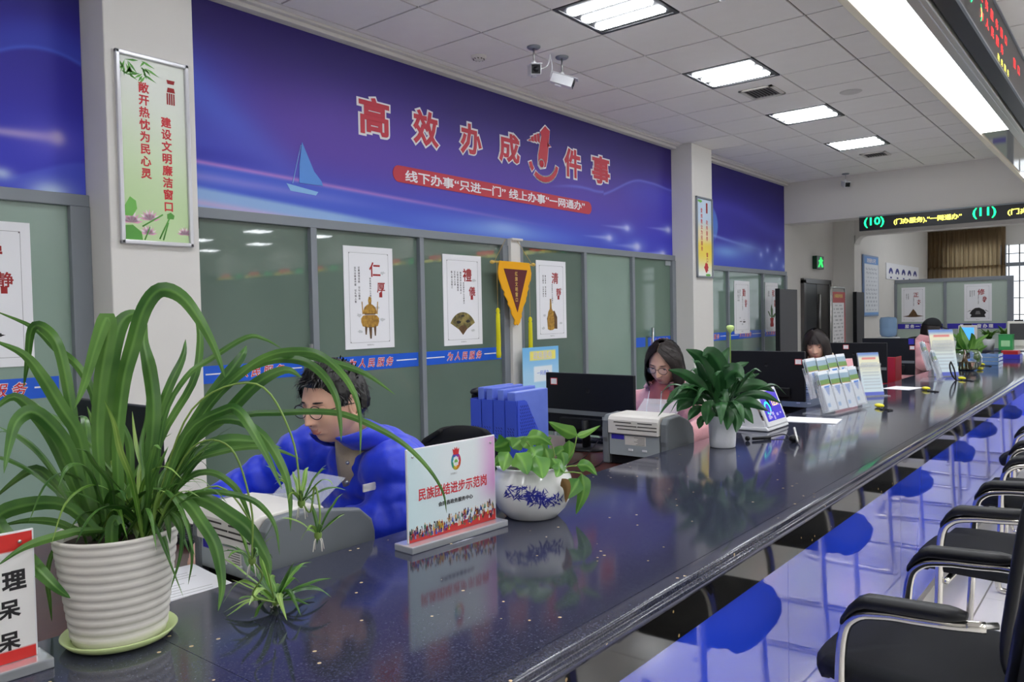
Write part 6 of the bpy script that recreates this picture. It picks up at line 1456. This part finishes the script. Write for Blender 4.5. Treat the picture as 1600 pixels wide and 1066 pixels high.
        for k in range(1500):
            th = math.acos(-rr.uniform(-.4, 1)); ph = rr.uniform(-pi, pi)
            if -cos(th) < hl(ph)+.03: continue
            p = head_pt(th, ph, lambda a, b_: .010); nm = Vector((sin(th)*cos(ph), sin(th)*sin(ph), -cos(th)))
            fw = Vector((.9, .35*math.copysign(1, p.y), -.25)) if -cos(th) > .55 else Vector((-.1, 0, -1)); fw = (fw-nm*fw.dot(nm)).normalized(); fw = (fw+Vector((rr.uniform(-.5, .5), rr.uniform(-.5, .5), rr.uniform(-.2, .2)))).normalized()
            L = rr.uniform(.018, .036)*(1 if -cos(th) > .3 else .55); sd = fw.cross(nm)*.0022; a = p; b2 = p+nm*L*.36+fw*L*.5; c = p+nm*L*.34+fw*L
            hc.add([HM @ v for v in (a-sd, a+sd, b2+sd, b2-sd, c)], [(0, 1, 2, 3), (3, 2, 4)], 0, True)
    elif hair == 'bob':
        Ln = J.get('hairlen', .20)
        a0 = J.get('hairfront', .78)
        def hp(a, s, e):
            """a azimuth from the front, s 0..1 from the parting down"""
            sg = 1 if a >= 0 else -1; aa = abs(a); ph = aa
            if s < .5:
                f_ = 1-(aa-a0)/(pi-a0); w = s/.5; th0 = pi*(.985-.215*max(0, f_)**1.2); az0 = .03+aa*max(0, 1-f_/.35)
                return head_pt(th0+(pi*.5-th0)*w**1.1, sg*(az0+(aa-az0)*min(1, w*1.15)**.8), lambda x_, y_: e)
            base = head_pt(pi*.5, sg*ph, lambda x_, y_: e); t_ = (s-.5)/.5; k_ = sin(t_*pi)*.012
            fl = 1.0-.12*max(0, t_-.4)
            return Vector((base.x*(1+.04*k_)*fl-(.012*t_ if aa < 1 else 0), base.y*(1+.10*sin(t_*2.4))*fl, base.z-Ln*t_))
        NA, NS = 44, 24
        for sg in (1, -1):
            G = [[HM @ hp(sg*(a0+.02+(pi-a0-.02)*j/NA), .0+1.0*i/NS, .016) for j in range(NA+1)] for i in range(NS+1)]
            hc.rings(G, 0, True, False, False)
        for k in range(1400):
            sg = rr.choice((1, -1)); a = sg*(a0+(pi-a0)*rr.random()**1.1); e = .017+rr.uniform(0, .008); j1 = rr.uniform(-.06, .06); s0 = rr.uniform(0, .35); s1 = rr.uniform(.92, 1.04); P = []
            for i in range(9): P.append(hp(a+j1*(i/8), s0+(s1-s0)*i/8, e)+Vector((rr.uniform(-.001, .001), rr.uniform(-.001, .001), 0)))
            P = [HM @ v for v in P]; v = []; sw = .0022
            for i, p in enumerate(P):
                tt = (P[min(i+1, 8)]-P[max(i-1, 0)]).normalized(); rad = (p-HM @ Vector((0, 0, 0))); sd = tt.cross(rad).normalized()*sw*(1-.75*(i/8)**3); v += [p-sd, p+sd]
            hc.add(v, [(2*i, 2*i+1, 2*i+3, 2*i+2) for i in range(8)], 0, True)
        if J.get('fringe'):
            for k in range(160):
                y0 = rr.uniform(-.055, .055); P = []
                for i in range(6): s_ = i/5; pp_ = head_pt(pi*(.92-.34*s_), (y0/.075)*(.4+.9*s_), lambda x_, y_: .012+.004*sin(s_*3)); P.append(HM @ pp_)
                v = []
                for i, p in enumerate(P):
                    tt = (P[min(i+1, 5)]-P[max(i-1, 0)]).normalized(); rad = (p-HM @ Vector((0, 0, 0))); sd = tt.cross(rad).normalized()*.0028*(1-.7*(i/5)**3); v += [p-sd, p+sd]
                hc.add(v, [(2*i, 2*i+1, 2*i+3, 2*i+2) for i in range(5)], 0, True)
    hc.build('hair', mh, t, local=True)
    if cap:
        q = MB(); NU = 40; R2 = []
        for i in range(12):
            th = pi*(.60+.40*i/11.2); R2.append([HM @ head_pt(min(th, pi*.998), 2*pi*j/NU, lambda a, b_: .026) for j in range(NU)])
        q.rings(R2, caps=True); q.build('cap_crown', m_blackfab, t, local=True)
        q = MB(); q.rings([[HM @ Vector((x, y*(1-.35*max(0, (x-.1)/.09)), .045-.25*y*y*10-.02*(x-.09)/.09+dz)) for y in [-.065+.13*k/8 for k in range(9)]] for dz in (0,) for x in (.085, .11, .14, .17, .185)], closed=False)
        o = q.build('cap_brim', m_blackfab, t, local=True); s_ = o.modifiers.new('s', 'SOLIDIFY'); s_.thickness = .004
    # clothes
    q = MB(); Cc, rc_ = quilt([HP, (Vector(HP)*.6+Vector(CH)*.4), CH, (Vector(CH)*.35+Vector(NK)*.65), NK], [.175*bulk, .172*bulk, .172*bulk, .132*bulk, .088], 9, .016*quilting, .075)
    ax = (Vector(NK)-Vector(HP)).normalized(); R2 = []
    for p, r_ in zip(Cc, rc_):
        fwd = Vector((1, 0, 0))-ax*ax.x; fwd.normalize(); R2.append([p+Vector((0, 1, 0))*r_*1.2*cos(a)+fwd*r_*.92*sin(a) for a in [2*pi*k/28 for k in range(28)]])
    q.rings(R2)
    for s in ('L', 'R'):
        sh, el, wr = Vector(J['sh'+s]), Vector(J['el'+s]), Vector(J['wr'+s]); ins = Vector(CH)*.45+sh*.55
        q.ell(sh, (.088*bulk*sleeve, .085*bulk*sleeve, .088*bulk*sleeve), 18, 12)
        C2, r2 = quilt([ins, sh, (sh+el)/2+Vector(J.get('bow'+s, (0, 0, 0))), el, (el*.45+wr*.55), wr-(wr-el).normalized()*.0], [.09*sleeve*bulk, .088*sleeve*bulk, .08*sleeve, .074*sleeve, .062*sleeve, .045*sleeve], 9, .020*quilting, .068)
        q.tube(C2, r2, 20)
        q.ell(el, (.076*sleeve, .076*sleeve, .074*sleeve), 16, 10)
    g = q.build('jacket' if cloth is m_jack else 'top', cloth, t, local=True); remesh(g, .008, 3 if quilting else 9)
    tx = bpy.data.textures.new('folds', 'CLOUDS'); tx.noise_scale = .11; tx.noise_depth = 2
    dm = g.modifiers.new('folds', 'DISPLACE'); dm.texture = tx; dm.strength = .03 if quilting else .02; dm.mid_level = .5; dm.texture_coords = 'GLOBAL'
    nk = Vector(NK); hb = HM @ Vector((-.02, 0, -.085)); up_ = (hb-nk).normalized(); 
    col = []
    for k, (h_, r_) in enumerate(((-.02, .086), (.02, .082), (.05, .083), (.072, .088), (.074, .095), (.05, .096), (.02, .1), (-.02, .104))):
        c = nk+up_*h_*J.get('collar', 1); f2 = Vector((1, 0, 0)); ring = []
        for j in range(33):
            a = radians(38)+radians(284)*j/32; lift = .018*(-cos(a))*(1 if h_ > 0 else 0); ring.append(c+Vector((cos(a)*r_*.92, sin(a)*r_, lift)))
        col.append(ring)
    v = MB(); v.rings(col, 0, True, False, False); o = v.build('collar', cloth, t, local=True); s_ = o.modifiers.new('s', 'SOLIDIFY'); s_.thickness = .008
    if legs:
        q = MB()
        for k in (.11, -.11): q.tube([(HP[0]-.02, HP[1]+k*.8, HP[2]-.03), (HP[0]+.25, HP[1]+k, HP[2]-.03), (HP[0]+.45, HP[1]+k, HP[2]-.06), (HP[0]+.46, HP[1]+k, .3), (HP[0]+.42, HP[1]+k, .1)], [.105, .095, .078, .07, .062], 14)
        q.ell(Vector(HP)+Vector((0, 0, -.03)), (.15, .19, .085), 20, 10); o = q.build('trousers', m_trous, t, local=True); remesh(o, .012, 3)
        for k in (.11, -.11): MB().tube([(HP[0]+.36, HP[1]+k, .052), (HP[0]+.5, HP[1]+k, .05), (HP[0]+.62, HP[1]+k, .04)], [.052, .052, .038], 12).build('shoe', m_black, t, local=True)
    return t, HM
# --- man in the blue padded jacket, leaning over the desk, facing -x
mx_, my_ = 1.82, 1.97
def L_(x, y, z): return Vector((-(x-mx_), -(y-my_), z))     # world -> his local frame (he faces -x)
J = dict(head=L_(1.455, 1.86, 1.175), neck=L_(1.60, 1.90, 1.045), chest=L_(1.685, 1.93, .90), hips=Vector((0, 0, .60)),
         shL=L_(1.61, 1.775, .96), elL=L_(1.575, 1.72, .835), wrL=L_(1.385, 1.86, .80), shR=L_(1.60, 2.13, .985), elR=L_(1.40, 2.30, .85), wrR=L_(1.22, 2.14, .80), hdR=(0, .1, -.1), collar=1.7)
t, HM = person((mx_, my_, 0), pi, 'man in glasses and a royal blue padded jacket working at the near desk', J, (radians(6), radians(8), radians(0)), False, m_jack, 'short', True, quilting=1, sleeve=1.1, bulk=1.08)
q = MB(); c = J['neck']; q.tube([c+Vector((.02, 0, -.13)), c+Vector((.035, 0, -.05)), c+Vector((.04, 0, .012))], [.062, .058, .056], 16); q.build('knit_pullover', m_beige, t, local=True)
for k in range(3):
    p = J['neck']+Vector((.105+.012*k, .055+.01*k, .01-.055*k)); MB().ell(p, (.006, .006, .006), 10, 6).build('snap_button', m_steel, t, local=True)
p = L_(1.50, 1.755, .935); MB().cb(p, (.055, .004, .022)).build('chest_label', m_offw, t, local=True)
# --- woman in pink
wx, wy = 3.95, 2.08
def L_(x, y, z): return Vector((-(x-wx), -(y-wy), z))
J = dict(head=L_(3.63, 1.935, 1.165), neck=L_(3.735, 1.99, 1.04), chest=L_(3.80, 2.04, .90), hips=Vector((0, 0, .60)), shL=L_(3.77, 1.88, .935), elL=L_(3.74, 1.76, .83), wrL=L_(3.52, 1.79, .80), shR=L_(3.74, 2.17, .93), elR=L_(3.62, 2.28, .835), wrR=L_(3.46, 2.14, .80), hairlen=.12, hairfront=.86, collar=.8)
t, HM = person((wx, wy, 0), pi, 'woman with dark shoulder-length hair, glasses and a pink fleece top', J, (radians(4), radians(20), radians(-4)), True, m_pink, 'bob', True, bulk=.92)
q = MB(); c = J['neck']; q.tube([c+Vector((.035, 0, -.09)), c+Vector((.03, 0, .0)), HM @ Vector((-.005, 0, -.115))], [.07, .062, .05], 16); q.build('inner_collar', m_coral, t, local=True)
for s in (1, -1): MB().tube([J['neck']+Vector((.10, s*.035, -.02)), J['neck']+Vector((.125, s*.04, -.1)), J['neck']+Vector((.12, s*.042, -.2))], .0022, 6).build('drawstring', m_white, t, local=True)
# --- woman in the cream coat
wx, wy = 6.05, 2.16
def L_(x, y, z): return Vector((-(x-wx), -(y-wy), z))
J = dict(head=L_(5.83, 1.875, 1.165), neck=L_(5.90, 1.93, 1.04), chest=L_(5.90, 2.0, .90), hips=Vector((0, 0, .60)), shL=L_(5.86, 1.80, .97), elL=L_(5.82, 1.74, .80), wrL=L_(5.62, 1.8, .80), shR=L_(5.84, 2.14, .97), elR=L_(5.7, 2.26, .83), wrR=L_(5.52, 2.14, .79), hairlen=.17, hairfront=.62, fringe=True, collar=1.3)
t, HM = person((wx, wy, 0), pi, 'woman with a dark bob and fringe in a cream coat behind the second monitor', J, (radians(10), radians(10), radians(4)), True, m_cream, 'bob', False)
# --- woman in black cap, far end
p = onx(1461, 527, 10.0); wx, wy = 10.12, p.y+.36
J = dict(head=Vector((.30, 0, 1.18)), neck=Vector((.22, 0, 1.04)), chest=Vector((.14, 0, .88)), hips=Vector((0, 0, .60)), shL=Vector((.17, .17, .95)), elL=Vector((.2, .22, .78)), wrL=Vector((.38, .14, .8)), shR=Vector((.17, -.17, .95)), elR=Vector((.2, -.22, .78)), wrR=Vector((.38, -.14, .8)), hairlen=.14, hairfront=.9)
staff_chair(wx, wy+.0, radians(-166), 'black office chair under the woman in the black cap', .9)
t, HM = person((wx, wy, 0), radians(-76), 'person in a black cap and pale pink top seated in the far distance', J, (0, radians(8), 0), True, m_pink, 'bob', False, cap=True)
